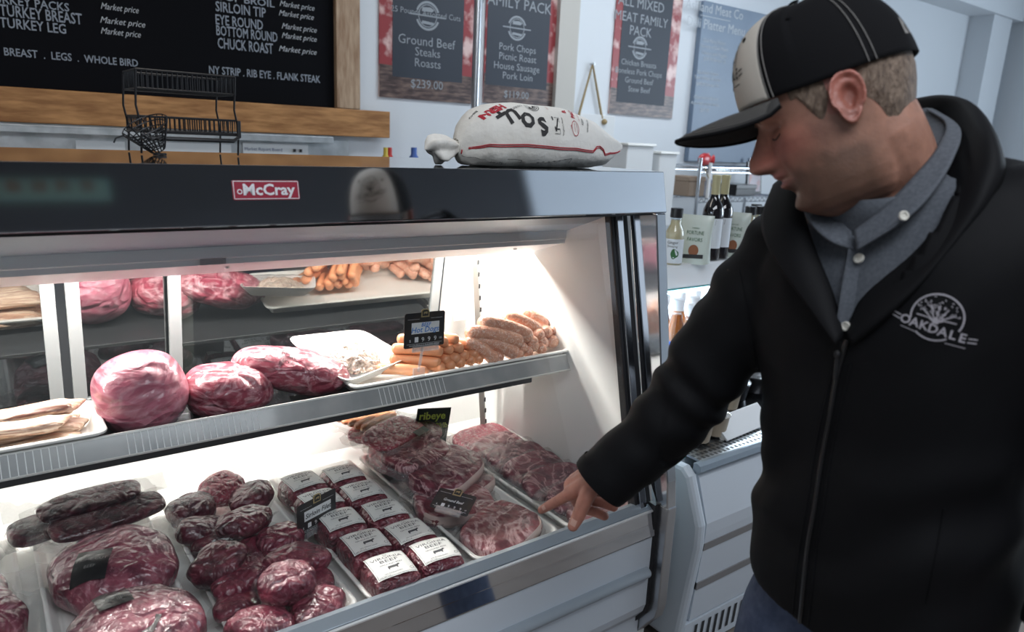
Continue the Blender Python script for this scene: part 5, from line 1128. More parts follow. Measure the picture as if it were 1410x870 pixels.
# ================================================================== THE MAN
from mathutils.bvhtree import BVHTree
man = thing('person', 'man in white and black cap and black jacket pointing at the meat case', 'person')
HM = Matrix(((-.5846, -.794, -.1666), (.6725, -.5892, .4479), (-.4538, .1498, .8784)))
HM4 = HM.to_4x4(); HM4.translation = Vector((-.41846, -.66937, 1.46271))
HI = HM4.inverted()
def g1(x, c, w): return math.exp(-((x-c)/w)**2)
HEADT = [(.130, .004, -.006, .004), (.128, .030, -.045, .030), (.118, .055, -.070, .050), (.105, .069, -.083, .061), (.085, .082, -.093, .070), (.060, .090, -.099, .0755), (.035, .0935, -.100, .077), (.018, .0885, -.099, .0765), (.0, .0895, -.094, .0755), (-.020, .0925, -.086, .0725), (-.035, .0955, -.078, .070), (-.050, .0920, -.070, .0675), (-.065, .0865, -.062, .065), (-.080, .0815, -.054, .061), (-.092, .0775, -.048, .055), (-.102, .070, -.042, .046), (-.110, .058, -.036, .033), (-.116, .040, -.025, .016), (-.118, .010, -.010, .003)]
HEADT = HEADT[::-1]
def facebump(y, z):
    b = 0.
    hn = interp([(-.045, 0), (-.040, .008), (-.035, .024), (-.029, .0325), (-.022, .0345), (-.014, .0325), (-.004, .026), (.010, .017), (.022, .007), (.032, 0)], z)[0]
    wn = interp([(-.045, .014), (-.028, .0145), (-.012, .010), (.010, .0075), (.03, .008)], z)[0]
    b += hn*math.exp(-(abs(y)/wn)**2.4)
    ay = abs(y)
    b += .0085*g1(ay, .0135, .0062)*g1(z, -.029, .0065)
    b -= .0125*g1(ay, .032, .017)*g1(z, .010, .0115)
    b += .0062*g1(ay, .031, .0125)*g1(z, .005, .0062)
    b += .006*g1(ay, .026, .022)*g1(z, .031, .008)
    b += .0045*g1(ay, .052, .016)*g1(z, -.012, .013)
    b += .0085*g1(y, 0, .019)*g1(z, -.0465, .0046)+.0090*g1(y, 0, .017)*g1(z, -.0590, .0052)
    b -= .0060*g1(y, 0, .021)*g1(z, -.0525, .0022)
    b -= .0045*g1(y, 0, .016)*g1(z, -.071, .005)
    b += .0105*g1(y, 0, .018)*g1(z, -.088, .010)
    b -= .0025*g1(ay, .027, .006)*g1(z, -.045, .012)
    return b
def head(u, v):
    # v from chin to crown with more rows over the face
    z = lerp(-.118, .130, v); xf, xb, hw = interp(HEADT, z)
    a = u*2*math.pi; c, s_ = math.cos(a), math.sin(a)
    low = max(0, min(1, (-.02-z)/.08))
    if c > 0: x = xf*math.copysign(abs(c)**lerp(.80, .95, low), c); y = hw*math.copysign(abs(s_)**lerp(.85, 1.0, low), s_)
    else: x = -xb*math.copysign(abs(c)**.9, c); y = hw*math.copysign(abs(s_)**.9, s_)
    if c > 0: x += facebump(y, z)*min(1, c*2.2)
    if z < -.04: z = -.04+(z+.04)*1.16
    return (x, y, z)
hb = MB().grid(head, 200, 150, cu=True)
# close the two tiny ends
hb.f += [[i*151 for i in range(200)], [i*151+150 for i in range(200)]]; hb.mi += [0, 0]
# neck down into the shoulders
NB = Vector((-.345, -.715, 1.335))
nk = crom([HM4 @ Vector((-.022, 0, .03)), HM4 @ Vector((-.028, .0, -.045)), (NB+HM4 @ Vector((-.03, 0, -.06)))/2+Vector((.010, -.004, .01)), NB, NB+Vector((.03, -.01, -.12)), (-.31, -.755, 1.05), (-.30, -.765, .82)], 5)
nr = [interp([(0, .060), (.16, .064), (.33, .061), (.5, .068), (.62, .09), (.8, .120), (1, .125)], i/(len(nk)-1))[0] for i in range(len(nk))]
body = MB(); body.add(hb.v, hb.f, HM4); body.tube(nk, nr, 28)
# ear, an oval dish with a raised rim, added on both sides
def ear(sd):
    E_ = MB(); c = Vector((-.006, .0735*sd, .003))
    out = Vector((.26, .95*sd, .05)).normalized(); upv = Vector((-.18, 0, 1)); upv = (upv-out*upv.dot(out)).normalized(); fw = upv.cross(out)*sd
    def fn(u, v):
        a = u*2*math.pi; r = v
        ex = .0200*(1+.18*math.sin(a))*math.cos(a); ez = .0340*math.sin(a)
        if math.sin(a) < -.3: ex *= .80
        h = interp([(0, -.002), (.30, -.001), (.45, .006), (.58, .0085), (.70, .0045), (.82, .0085), (.93, .0105), (1.0, .004)], r)[0]
        h *= 1 if math.cos(a) < .35 else lerp(1, .45, (math.cos(a)-.35)/.65)
        base = .005+.013*max(0, -math.cos(a))
        return c+fw*(ex*r)+upv*(ez*r)+out*(h+base*r)
    n0 = len(E_.v); E_.grid(fn, 48, 22, cu=True)
    def fb(u, v):
        a = u*2*math.pi; p = fn(u, 1.0); q = c-out*.012+fw*(.010*math.cos(a))+upv*(.024*math.sin(a))
        return p.lerp(q, v)
    E_.grid(fb, 48, 5, cu=True); return E_
for sd in (1, -1):
    e_ = ear(sd)
    bm = bmesh.new(); me = bpy.data.meshes.new('t'); me.from_pydata(e_.v, [], e_.f); bm.from_mesh(me); bmesh.ops.remove_doubles(bm, verts=bm.verts, dist=.00002); bmesh.ops.holes_fill(bm, edges=bm.edges, sides=0); bmesh.ops.recalc_face_normals(bm, faces=bm.faces)
    bm.verts.index_update(); body.add([v.co for v in bm.verts], [[v.index for v in f.verts] for f in bm.faces], HM4); bm.free(); bpy.data.meshes.remove(me)
# right arm and pointing hand
SH = Vector((-.327, -.560, 1.255)); EL = at_t(945, 548, 1.21); WR = at_t(824, 656, 1.245)
body.tube(crom([NB+Vector((.01, .06, -.06)), SH, (SH+EL)/2, EL, (EL+WR)/2, WR], 4), [.07]*4+[.058]*4+[.050]*4+[.044]*4+[.040]*3+[.034, .028], 20)
Pt = lambda x, y, t: at_t(x, y, t)
def finger(pts, r): body.tube(crom(pts, 5), [r[0]+(r[1]-r[0])*i/(5*(len(pts)-1)) for i in range(5*(len(pts)-1))]+[r[1]*.96], 14); body.ell(Vector(pts[-1]), (r[1]*1.0,)*3, 14, 10)
W0 = WR; MI, MM, MR, MP = Pt(784, 680, 1.282), Pt(786, 670, 1.303), Pt(791, 662, 1.322), Pt(798, 656, 1.338)
for mcp, off, r1 in ((MI, (-.004, -.012, 0), .0115), (MM, (0, -.004, .004), .0118), (MR, (.002, .006, .003), .0115), (MP, (.004, .014, 0), .0105)):
    a = W0+Vector(off); body.tube(crom([a, a.lerp(mcp, .5)+Vector((0, 0, .004)), mcp], 5), [.0165]*3+[.0150]*4+[r1*1.22]*4, 16); body.ell(mcp, (r1*1.1,)*3, 14, 10)
body.ell((W0+MI*1.1+MM+MR+MP*.9)/5+Vector((0, 0, -.006)), (.026, .026, .020), 20, 14)
finger([MI, Pt(767, 690, 1.305), Pt(754, 697, 1.320), Pt(745.5, 702, 1.330)], (.0112, .0076))
finger([MM, Pt(798, 696, 1.335), Pt(818, 704, 1.330), Pt(832, 710, 1.315)], (.0112, .0088))
finger([MR, Pt(810, 686, 1.350), Pt(829, 692, 1.345), Pt(845, 698, 1.330)], (.0108, .0086))
finger([MP, Pt(812, 672, 1.365), Pt(828, 679, 1.365), Pt(840, 683, 1.355)], (.0098, .0078))
finger([Pt(816, 668, 1.245), Pt(805, 690, 1.245), Pt(796, 711, 1.250), Pt(789, 724, 1.253)], (.0155, .0098))
# left arm hanging, legs: one continuous figure under the clothes
LS = Vector((-.30, -.925, 1.33)); LE = Vector((-.25, -1.02, 1.08)); LW = Vector((-.36, -1.02, .86))
body.tube(crom([NB+Vector((.02, -.06, -.05)), LS, (LS+LE)/2, LE, (LE+LW)/2, LW], 4), [.07]*4+[.058]*4+[.050]*4+[.044]*4+[.038]*3+[.032, .026], 18)
hc = LW+Vector((-.03, 0, -.06))
body.tube(crom([LW, LW+Vector((-.02, 0, -.04)), hc], 4), [.027, .028, .03, .034, .036, .036, .034, .032, .03], 14)
for k, (dx, L_f) in enumerate(((.026, .075), (.009, .085), (-.009, .080), (-.026, .062))):
    b0 = hc+Vector((dx*.5, dx*1.0, -.012)); body.tube(crom([b0, b0+Vector((-.012, dx*.2, -L_f*.5)), b0+Vector((-.004, dx*.2, -L_f))], 4), .0098, 12)
body.tube(crom([LW+Vector((-.02, .0, -.03)), hc+Vector((-.040, -.004, -.0)), hc+Vector((-.050, -.004, -.04))], 4), .0115, 12)
for sd, y0, x1 in ((1, -.680, -.33), (-1, -.855, -.24)):
    body.tube(crom([(-.29, y0, .88), (-.31 if sd > 0 else -.27, y0+.01*sd, .66), (x1, y0+.02*sd, .48), (x1+.03, y0+.02*sd, .28), (x1+.06, y0+.025*sd, .09)], 4), [.080, .080, .080, .078, .076, .07, .064, .06, .057, .056, .056, .054, .050, .045, .042, .040, .040], 18)
    body.tube([(x1+.09, y0+.025*sd, .055), (x1+.02, y0+.027*sd, .050), (x1-.08, y0+.032*sd, .040), (x1-.12, y0+.034*sd, .035)], [.034, .036, .032, .022], 14)
SKIN = bpy.data.materials.new('skin'); SKIN.use_nodes = True; N_, L_ = nt(SKIN); b_ = N_['Principled BSDF']
vc = N_.new('ShaderNodeVertexColor'); vc.layer_name = 'skin_tone'; nz = N_.new('ShaderNodeTexNoise'); nz.inputs['Scale'].default_value = 260; nz.inputs['Detail'].default_value = 3
n2 = N_.new('ShaderNodeTexNoise'); n2.inputs['Scale'].default_value = 45
tcn = N_.new('ShaderNodeTexCoord'); L_.new(tcn.outputs['Object'], nz.inputs[0]); L_.new(tcn.outputs['Object'], n2.inputs[0])
mm_ = N_.new('ShaderNodeMix'); mm_.data_type = 'RGBA'; mm_.blend_type = 'MULTIPLY'; rp_ = N_.new('ShaderNodeMapRange'); rp_.inputs[1].default_value = .3; rp_.inputs[2].default_value = .7; rp_.inputs[3].default_value = .80; rp_.inputs[4].default_value = 1.12
L_.new(n2.outputs[0], rp_.inputs[0]); mm_.inputs[0].default_value = 1; L_.new(vc.outputs[0], mm_.inputs[6]); L_.new(rp_.outputs[0], mm_.inputs[7]); L_.new(mm_.outputs[2], b_.inputs['Base Color'])
b_.inputs['Roughness'].default_value = .48; b_.inputs['Subsurface Weight'].default_value = .12; b_.inputs['Subsurface Radius'].default_value = (.010, .004, .002); b_.inputs['Subsurface Scale'].default_value = .5
bp_n = N_.new('ShaderNodeBump'); bp_n.inputs['Strength'].default_value = .22; bp_n.inputs['Distance'].default_value = .002; L_.new(nz.outputs[0], bp_n.inputs['Height']); L_.new(bp_n.outputs[0], b_.inputs['Normal'])
def fuse(mb, vox, smooth_n=2, fac=.5):
    me = bpy.data.meshes.new('fuse'); me.from_pydata(mb.v, [], mb.f); me.update()
    bm = bmesh.new(); bm.from_mesh(me); bmesh.ops.remove_doubles(bm, verts=bm.verts, dist=1e-5); bmesh.ops.recalc_face_normals(bm, faces=bm.faces); bm.to_mesh(me); bm.free()
    o = bpy.data.objects.new('fuse', me); COL.objects.link(o); r = o.modifiers.new('r', 'REMESH'); r.mode = 'VOXEL'; r.voxel_size = vox
    if smooth_n: s_ = o.modifiers.new('s', 'SMOOTH'); s_.iterations = smooth_n; s_.factor = fac
    bpy.context.view_layer.update()
    ev = o.evaluated_get(bpy.context.evaluated_depsgraph_get()); out = bpy.data.meshes.new_from_object(ev)
    bpy.data.objects.remove(o); bpy.data.meshes.remove(me); out.polygons.foreach_set('use_smooth', [True]*len(out.polygons)); return out
bmesh_ = fuse(body, .0024, 2, .4); bmesh_.name = 'body'
ca = bmesh_.color_attributes.new('skin_tone', 'FLOAT_COLOR', 'POINT')
BASE = Vector((.33, .165, .115)); RED_ = Vector((.34, .098, .075)); STUB = Vector((.125, .068, .046)); LIP = Vector((.40, .125, .115))
cols = []
for v in bmesh_.vertices:
    p = HI @ v.co; c = BASE
    if p.length < .22:
        ay = abs(p.y)
        c = c.lerp(RED_, .55*g1(p.z, -.025, .03)*g1(p.x, .10, .035)+.40*g1(ay, .05, .03)*g1(p.z, -.015, .025)*max(0, min(1, p.x*20)))
        if ay > .074 and abs(p.x+.008) < .03 and abs(p.z) < .045: c = c.lerp(RED_, .75)
        # short beard over jaw, chin and upper lip
        jaw = max(0, min(1, (-.030-p.z+.35*min(0, .09-p.x)-.012*noise.noise(p*70))/.030))*max(0, min(1, (p.x+.030)/.030))*max(0, min(1, (p.z+.135)/.02))
        mus = g1(p.z, -.039, .007)*g1(ay, .0, .03)*(1 if p.x > .07 else 0)
        st = max(jaw*.85, mus*.65)*(1-.85*g1(ay, 0, .019)*g1(p.z, -.0525, .009))
        side = max(0, min(1, (.045-abs(p.x-.012))/.02))*(1 if ay > .05 else 0)*max(0, min(1, (.03-p.z)/.03))*.45*max(0, min(1, (p.z+.06)/.03))
        c = c.lerp(STUB, max(st, side*.6))
        lp = g1(ay, 0, .021)*max(g1(p.z, -.0465, .0042), g1(p.z, -.0585, .0050))*(1 if p.x > .075 else 0); c = c.lerp(LIP, min(1, lp))
    else:
        h_ = (v.co-(MI+WR)/2).length
        if h_ < .14: c = Vector((.46, .225, .16)).lerp(Vector((.45, .14, .11)), .35)
    cols += [c.x, c.y, c.z, 1.0]
ca.data.foreach_set('color', cols)
bmesh_.materials.clear(); bmesh_.materials.append(SKIN); bo = bpy.data.objects.new('body', bmesh_); COL.objects.link(bo); bo.parent = man
bbvh = BVHTree.FromPolygons([v.co for v in bmesh_.vertices], [list(p.vertices) for p in bmesh_.polygons])
# finger nails
NAIL = mat('finger_nail', (.60, .36, .29), rough=.3, coat=.3)
for (px, py, nx, ny, sz) in ((748.5, 699.0, -1, .5, .0042), (789.5, 719.5, -.5, 1, .0058)):
    hit = bbvh.ray_cast(CAM, ray(px, py).normalized())
    if hit[0] is not None:
        n_ = hit[1]; d_ = (cr*nx-cu*ny); d_ = (d_-n_*d_.dot(n_)).normalized(); M = frame(hit[0]+n_*.0002, d_, n_.cross(d_))
        MB().grid(lambda u, v: M @ Vector(((u-.5)*sz*2.1, (v-.5)*sz*1.9, .0006-(v-.5)**2*.003-(u-.5)**2*.0016)), 8, 8).build('finger_nail', NAIL, man, smooth=80)
# eyes under the brim
for sd in (1, -1):
    e_ = MB().ell((.0665, .031*sd, .0045), (.0105,)*3, 20, 14); e_.v = [HM4 @ v for v in e_.v]; eb = e_.build('eye', mat('eye_white', (.62, .58, .55), rough=.15, coat=.6), man, smooth=90)
    i_ = MB().ell((.0750, .031*sd, .0000), (.0022, .0048, .0048), 16, 10); i_.v = [HM4 @ v for v in i_.v]; i_.build('iris', INK, eb, smooth=90)
LASH = mat('dark_lashes', (.03, .018, .012), rough=.7)
HAIR = mat('short_brown_hair', (.085, .055, .038), rough=.7, bump=(420, 1.0, .004), var=(180, (.23, .165, .12), .35, .7), stretch=(1, 1, .35))
def shell(fn, nu, nv, name, m, par=man, cu=False, **k): return MB().grid(lambda u, v: HM4 @ Vector(fn(u, v)), nu, nv, cu=cu).build(name, m, par, smooth=80, **k)
def hp_(a, z, off):
    xf, xb, hw = interp(HEADT, z); c, s_ = math.cos(a), math.sin(a)
    x = xf*math.copysign(abs(c)**.8, c) if c > 0 else -xb*math.copysign(abs(c)**.9, c); y = hw*math.copysign(abs(s_)**(.85 if c > 0 else .9), s_)
    n_ = Vector((c/.095, s_/.077, 0)).normalized(); return Vector((x, y, z))+n_*off
def hairfn(u, v):
    a = R(lerp(101, 259, u)); e_ = min(1, u/.06, (1-u)/.06)
    z0 = -.062+.004*noise.noise(Vector((u*14, 0, 0)))+.060*max(0, 1-min(u, 1-u)/.16)**.7
    z = lerp(z0, .072, v); return hp_(a, z, .0040*min(1, v*5+.05)*e_+.0004)
shell(hairfn, 90, 40, 'hair', HAIR)
for sd in (1, -1):
    def sb(u, v, sd=sd):
        a = R(lerp(58, 84, u))*sd; z0 = lerp(-.008, .030, min(1, abs(u-.66)*2.2)**1.5); z = lerp(z0, .062, v)
        e_ = min(1, u/.15, (1-u)/.15+.2, v*6+.05); return hp_(a, z, .003*e_+.0003)
    shell(sb, 24, 26, 'sideburn', HAIR)
    def eb_(u, v, sd=sd):
        y = lerp(.014, .047, u)*sd; z = .0285+.005*math.sin(u*2.6)+(v-.5)*.007*(1-u*.5); xf, xb, hw = interp(HEADT, z)
        c = math.sqrt(max(0, 1-(abs(y)/hw)**(2/.85))); x = xf*c**.8+facebump(y, z)+.0016*math.sin(v*math.pi); return (x, y, z)
    shell(eb_, 16, 8, 'eyebrow', HAIR)
for sd in (1, -1):
    P = []
    for k in range(13):
        y = lerp(.020, .043, k/12)*sd; z = .0005-.0035*math.sin(math.pi*k/12); h = bbvh.ray_cast(HM4 @ Vector((.16, y, z)), -(HM.col[0]))
        if h[0] is not None: P.append(h[0]+HM.col[0]*.0008)
    if len(P) > 4: MB().tube(P, .0010, 5).build('eyelashes', LASH, man)
# ---- cap
CAPW = mat('off_white_cap_cotton', (.56, .52, .46), rough=.85, bump=(420, .3, .001)); CAPB = mat('black_cap_cotton', (.0045, .0045, .0055), rough=.9, spec=.15, bump=(420, .3, .001)); VIS = mat('charcoal_visor_cotton', (.035, .033, .032), rough=.9, bump=(500, .4, .001)); STI = mat('grey_stitching', (.20, .19, .18), rough=.8)
cap = MB()
CZ0 = .034
def capfn(a, t, off=0.):
    # a round the head, t from the band (0) to the button (1)
    c, s_ = math.cos(a), math.sin(a); fr_ = max(0, c)
    z0 = CZ0+.018*fr_**1.5-.004*max(0, -c)
    k = math.cos(t*math.pi/2); kk = k**(.60 if fr_ > .3 else .72)
    rx = (.110 if c > 0 else .112); ry = .0865
    top = .152+.006*fr_
    x = rx*math.copysign(abs(c)**.92, c)*kk-.004*t; y = ry*math.copysign(abs(s_)**.92, s_)*kk; z = z0+(top-z0)*math.sin(t*math.pi/2)**.95
    if off:
        n_ = Vector((c*kk, s_*kk, .75*math.sin(t*math.pi/2))).normalized(); return Vector((x, y, z))+n_*off
    return Vector((x, y, z))
SEAMA = 46
cap_root = shell(lambda u, v: capfn(R(lerp(SEAMA, 360-SEAMA, u)), v*.999), 110, 34, 'cap_crown', CAPB)
sd_ = cap_root.modifiers.new('s', 'SOLIDIFY'); sd_.thickness = .003; sd_.offset = -1
fp = shell(lambda u, v: capfn(R(lerp(-SEAMA, SEAMA, u)), v*.999, .0008), 60, 34, 'front_panel', CAPW, cap_root); sd_ = fp.modifiers.new('s', 'SOLIDIFY'); sd_.thickness = .003; sd_.offset = -1
m = MB()
for sgn in (1, -1):
    for da in (1.5, 5): m.tube([HM4 @ capfn(R((SEAMA+da)*sgn), k/30*.97, .0012) for k in range(31)], .0006, 5)
    for da in (108, 113): m.tube([HM4 @ capfn(R(da*sgn), k/30*.97, .0012) for k in range(31)], .0006, 5)
m.build('crown_stitching', STI, cap_root)
def eyelet(a, t, r, mm): 
    p = HM4 @ capfn(R(a), t, .001); q = HM4 @ capfn(R(a), t, .01); d_ = (q-p).normalized(); M = frame(p, d_.orthogonal(), d_.cross(d_.orthogonal())); return MB().lathe([(0, .0016), (r*.8, .0014), (r, 0)], 14, M=M).build('eyelet', mm, cap_root)
for a in (26, -26, 75, -75): eyelet(a, .56, .0036, CAPB)
eyelet(0, .999, .008, CAPB)
# visor
def vis(u, v, off=0.):
    ph = R(lerp(-62, 62, u)); e_ = math.cos(ph)
    a = R(lerp(-53, 53, u)); p0 = capfn(a, 0)
    L = .092*max(0, math.cos(R(lerp(-90, 90, u))))**.75
    x = p0.x+L*v; y = p0.y*(1+.03*v); z = p0.z-.002+.16*L*v-.030*(abs(y)/.075)**2.2*v*(L/.092)**.6-.010*v*v
    return Vector((x, y, z+off))
vo = shell(lambda u, v: vis(u, v), 60, 18, 'visor', VIS, cap_root); sd_ = vo.modifiers.new('s', 'SOLIDIFY'); sd_.thickness = .004; sd_.offset = -1
m = MB()
for k in range(7): m.tube([HM4 @ vis(.03+.94*i/50, .30+.095*k, .0007) for i in range(51)], .0005, 4)
m.build('visor_stitching', STI, vo)
m = MB(); m.tube([HM4 @ vis(i/50, 1.0, -.002) for i in range(51)], .0028, 6); m.build('visor_edge', CAPB, vo)
# emblem on the front panel: tree in a ring with the name below; small badge at the back left
EMBK = mat('dark_embroidery', (.03, .026, .025), rough=.9); EMGR = mat('grey_embroidery', (.36, .34, .37), rough=.9, bump=(600, .5, .001))
def emblem(w, s_, mb):
    ring2d(mb, 0, 0, s_, s_*.07, a0=-22, a1=196, n=40, warp=w); ring2d(mb, 0, 0, s_, s_*.07, a0=232, a1=306, n=20, warp=w)
    rn = random.Random(3)
    for k in range(150):
        a = rn.uniform(0, 2*math.pi); r = s_*.88*math.sqrt(rn.random()); x, y = r*math.cos(a), r*math.sin(a)
        if y < -.02*s_+abs(x)*.35-.1*s_: continue
        d_ = rn.uniform(0, 6.28); q = s_*.055; poly2d(mb, [(x+q*math.cos(d_), y+q*math.sin(d_)), (x+q*.5*math.cos(d_+2), y+q*.5*math.sin(d_+2)), (x-q*math.cos(d_), y-q*math.sin(d_)), (x+q*.5*math.cos(d_-2), y+q*.5*math.sin(d_-2))], warp=w)
    for x1, y1 in ((-.62, .25), (-.32, .45), (0, .52), (.34, .42), (.62, .22), (-.75, -.05), (.75, -.08)): line2d(mb, [(0, -.24*s_), (x1*s_*.4, y1*s_*.15-.06*s_), (x1*s_, y1*s_)], s_*.05, warp=w)
    poly2d(mb, [(-.12*s_, -.27*s_), (.12*s_, -.27*s_), (.06*s_, -.02*s_), (-.06*s_, -.02*s_)], warp=w)
    lettering([(ch, (i-3)*.365*s_, (-.66-.035*(i-3))*s_, .52*s_, 'CENTER', None, .012*s_*1.) for i, ch in enumerate('OAKDALE')], mb=mb, warp=w)
    for sgn in (-1, 1):
        for dy_ in (0, .16): line2d(mb, [(sgn*1.30*s_, (-.42-dy_-.05*sgn*3)*s_), (sgn*1.62*s_, (-.36-dy_-.05*sgn*3.4)*s_)], s_*.05, warp=w)
    line2d(mb, [(-1.2*s_, -.80*s_+.1*s_), (-.55*s_, -.86*s_+.06*s_)], s_*.03, warp=w); line2d(mb, [(.55*s_, -.96*s_), (1.3*s_, -.98*s_)], s_*.03, warp=w)
m = MB()
def capwarp(p): a = -p.x/.098*1.0; t = .40+p.y/.125; return HM4 @ capfn(a, t, .0016)
# x to the wearer's right is to the viewer's left, so the name reads the right way round from the front
emblem(lambda p: HM4 @ capfn(p.x/.098, .42+p.y/.125, .0017), .030, m); m.build('cap_emblem', EMBK, cap_root, smooth=0)
m = MB(); wv = lambda p: HM4 @ capfn(R(150)+p.x/.105, .10+p.y/.13, .0016)
poly2d(m, [(.011, 0), (.006, 0), (.000, .010), (-.003, .006), (.001, 0), (-.010, 0), (-.002, .016), (.002, .016)], warp=wv); m.build('cap_badge', STI, cap_root, smooth=0)

# ---- jacket
JKT = mat('black_softshell', (.0035, .0036, .0046), rough=.7, spec=.16, bump=(700, .25, .0008))
def sect(c, hd, hw, roll, pitch, n=44, e=.85):
    F = Vector((-math.cos(R(pitch)), 0, -math.sin(R(pitch)))); Lv = Vector((0, -math.cos(R(roll)), math.sin(R(roll))))
    sp = lambda q_, p: math.copysign(abs(q_)**p, q_)
    return [Vector(c)+F*hd*sp(math.cos(2*math.pi*k/n), e)+Lv*hw*sp(math.sin(2*math.pi*k/n), e) for k in range(n)]
SECT = [((-.300, -.773, .755), .150, .178, -3, 4), ((-.300, -.772, .785), .157, .184, -3, 4), ((-.302, -.769, .88), .160, .184, 0, 4), ((-.305, -.763, 1.00), .153, .178, 2, 4), ((-.312, -.755, 1.10), .150, .184, 5, 6), ((-.320, -.742, 1.20), .148, .204, 9, 10), ((-.328, -.738, 1.28), .132, .214, 13, 14), ((-.333, -.738, 1.325), .110, .196, 15, 16), ((-.336, -.736, 1.36), .090, .150, 16, 18), ((-.338, -.734, 1.385), .078, .095, 16, 20), ((-.338, -.734, 1.40), .070, .080, 16, 20)]
def torso(mb, grow=0., z_from=0):
    S_ = SECT[z_from:]; keys = [Vector((*s_[0], s_[1]+grow, s_[2]+grow, s_[3], s_[4])) if False else (list(s_[0])+[s_[1]+grow, s_[2]+grow, s_[3], s_[4]]) for s_ in S_]
    pts = []
    for i in range(len(keys)-1):
        for k in range(4):
            t = k/4; a, b, c, d_ = keys[max(0, i-1)], keys[i], keys[i+1], keys[min(len(keys)-1, i+2)]
            pts.append([.5*((2*y)+(z-x)*t+(2*x-5*y+4*z-w_)*t*t+(3*y-x-3*z+w_)*t**3) for x, y, z, w_ in zip(a, b, c, d_)])
    pts.append(keys[-1]); rows = [sect(p[:3], p[3], p[4], p[5], p[6]) for p in pts]; n = 44
    v = [q for r in rows for q in r]; f = [(i*n+k, i*n+(k+1) % n, (i+1)*n+(k+1) % n, (i+1)*n+k) for i in range(len(rows)-1) for k in range(n)]+[list(range(n)), list(range((len(rows)-1)*n, len(rows)*n))]
    return mb.add(v, f)
jk = MB(); torso(jk)
SHj = Vector((-.322, -.585, 1.250)); CUF = at_t(833, 660, 1.243); CUF2 = at_t(826, 664, 1.245)
sl = crom([Vector((-.325, -.66, 1.285)), SHj, at_t(1010, 455, 1.175), at_t(950, 540, 1.205), at_t(892, 607, 1.225), CUF2], 6)
jk.tube(sl, [interp([(0, .080), (.2, .088), (.4, .074), (.6, .064), (.8, .057), (.95, .053), (1, .052)], i/(len(sl)-1))[0] for i in range(len(sl))], 26)
s2 = crom([Vector((-.32, -.82, 1.335)), Vector((-.305, -.905, 1.315)), (LS+LE)/2+Vector((0, -.01, -.02)), LE, (LE+LW)/2, LW], 6)
jk.tube(s2, [interp([(0, .075), (.2, .088), (.4, .076), (.6, .066), (.8, .056), (1, .050)], i/(len(s2)-1))[0] for i in range(len(s2))], 24)
jm = fuse(jk, .0065, 6, .5); jm.name = 'jacket'
# folds: soft ridges gathered at elbow, waist and chest
EL2 = at_t(950, 540, 1.205)
jm.update()
cos = [v.co.copy() for v in jm.vertices]; nos = [v.normal.copy() for v in jm.vertices]
for v, c, n_ in zip(jm.vertices, cos, nos):
    d_ = .0040*noise.noise(Vector((c.x*9, c.y*9, c.z*5)))+.0030*noise.noise(Vector((c.x*20, c.y*20+c.z*9, c.z*11)))
    w_ = g1((c-EL2).length, 0, .13); ax = (WR-SH).normalized(); s_ = (c-SH).dot(ax)
    d_ += w_*.0055*math.sin(s_*95+4*noise.noise(c*9)); w2 = g1((c-SHj).length, .08, .09); d_ += w2*.005*math.sin((c.y*40-c.z*55)+3*noise.noise(c*8))
    w3 = g1(c.z, .93, .12)*(1 if c.y < -.5 else 0); d_ += w3*.0050*math.sin(c.z*48+c.y*26+3*noise.noise(c*7))
    v.co = c+n_*d_
jm.update()
# open the front: cut away the neck-line wedge, the neck hole, the hem and the cuffs
def inside(poly, x, y):
    r = False; j = len(poly)-1
    for i in range(len(poly)):
        xi, yi = poly[i]; xj, yj = poly[j]
        if (yi > y) != (yj > y) and x < (xj-xi)*(y-yi)/(yj-yi)+xi: r = not r
        j = i
    return r
def proj(p): v = p-CAM; z = v.dot(cd); return 705+FPX*v.dot(cr)/z, 435-FPX*v.dot(cu)/z
VPOLY = [(1163, 462), (1140, 400), (1118, 352), (1098, 315), (1078, 282), (1085, 235), (1200, 200), (1345, 190), (1336, 236), (1293, 306), (1241, 380), (1203, 432), (1176, 466)]
# the wedge outline is in image pixels; front faces projected inside it are cut
bm = bmesh.new(); bm.from_mesh(jm); kill = []
for f in bm.faces:
    c = f.calc_center_median(); x, y = proj(c)
    if (f.normal.x < .25 and inside(VPOLY, x, y) and c.x < -.30) or (c.z > 1.355 and (Vector((c.x, c.y))-Vector((-.338, -.734))).length < .085 and f.normal.z > .2) or (c.z < .775 and f.normal.z < -.6) or ((c-CUF2).length < .062 and f.normal.dot((CUF2-EL2).normalized()) > .80): kill.append(f)
bmesh.ops.delete(bm, geom=kill, context='FACES'); bm.to_mesh(jm); bm.free()
jm.polygons.foreach_set('use_smooth', [True]*len(jm.polygons)); jm.materials.clear(); jm.materials.append(JKT)
jo = bpy.data.objects.new('jacket', jm); COL.objects.link(jo); jo.parent = man; q = jo.modifiers.new('s', 'SOLIDIFY'); q.thickness = .004; q.offset = -1
jb = BVHTree.FromPolygons([v.co for v in jm.vertices], [list(p.vertices) for p in jm.polygons])
def jhit(px, py, b=None):
    h = (b or jb).ray_cast(CAM, ray(px, py).normalized()); return (h[0], h[1]) if h[0] is not None else (None, None)
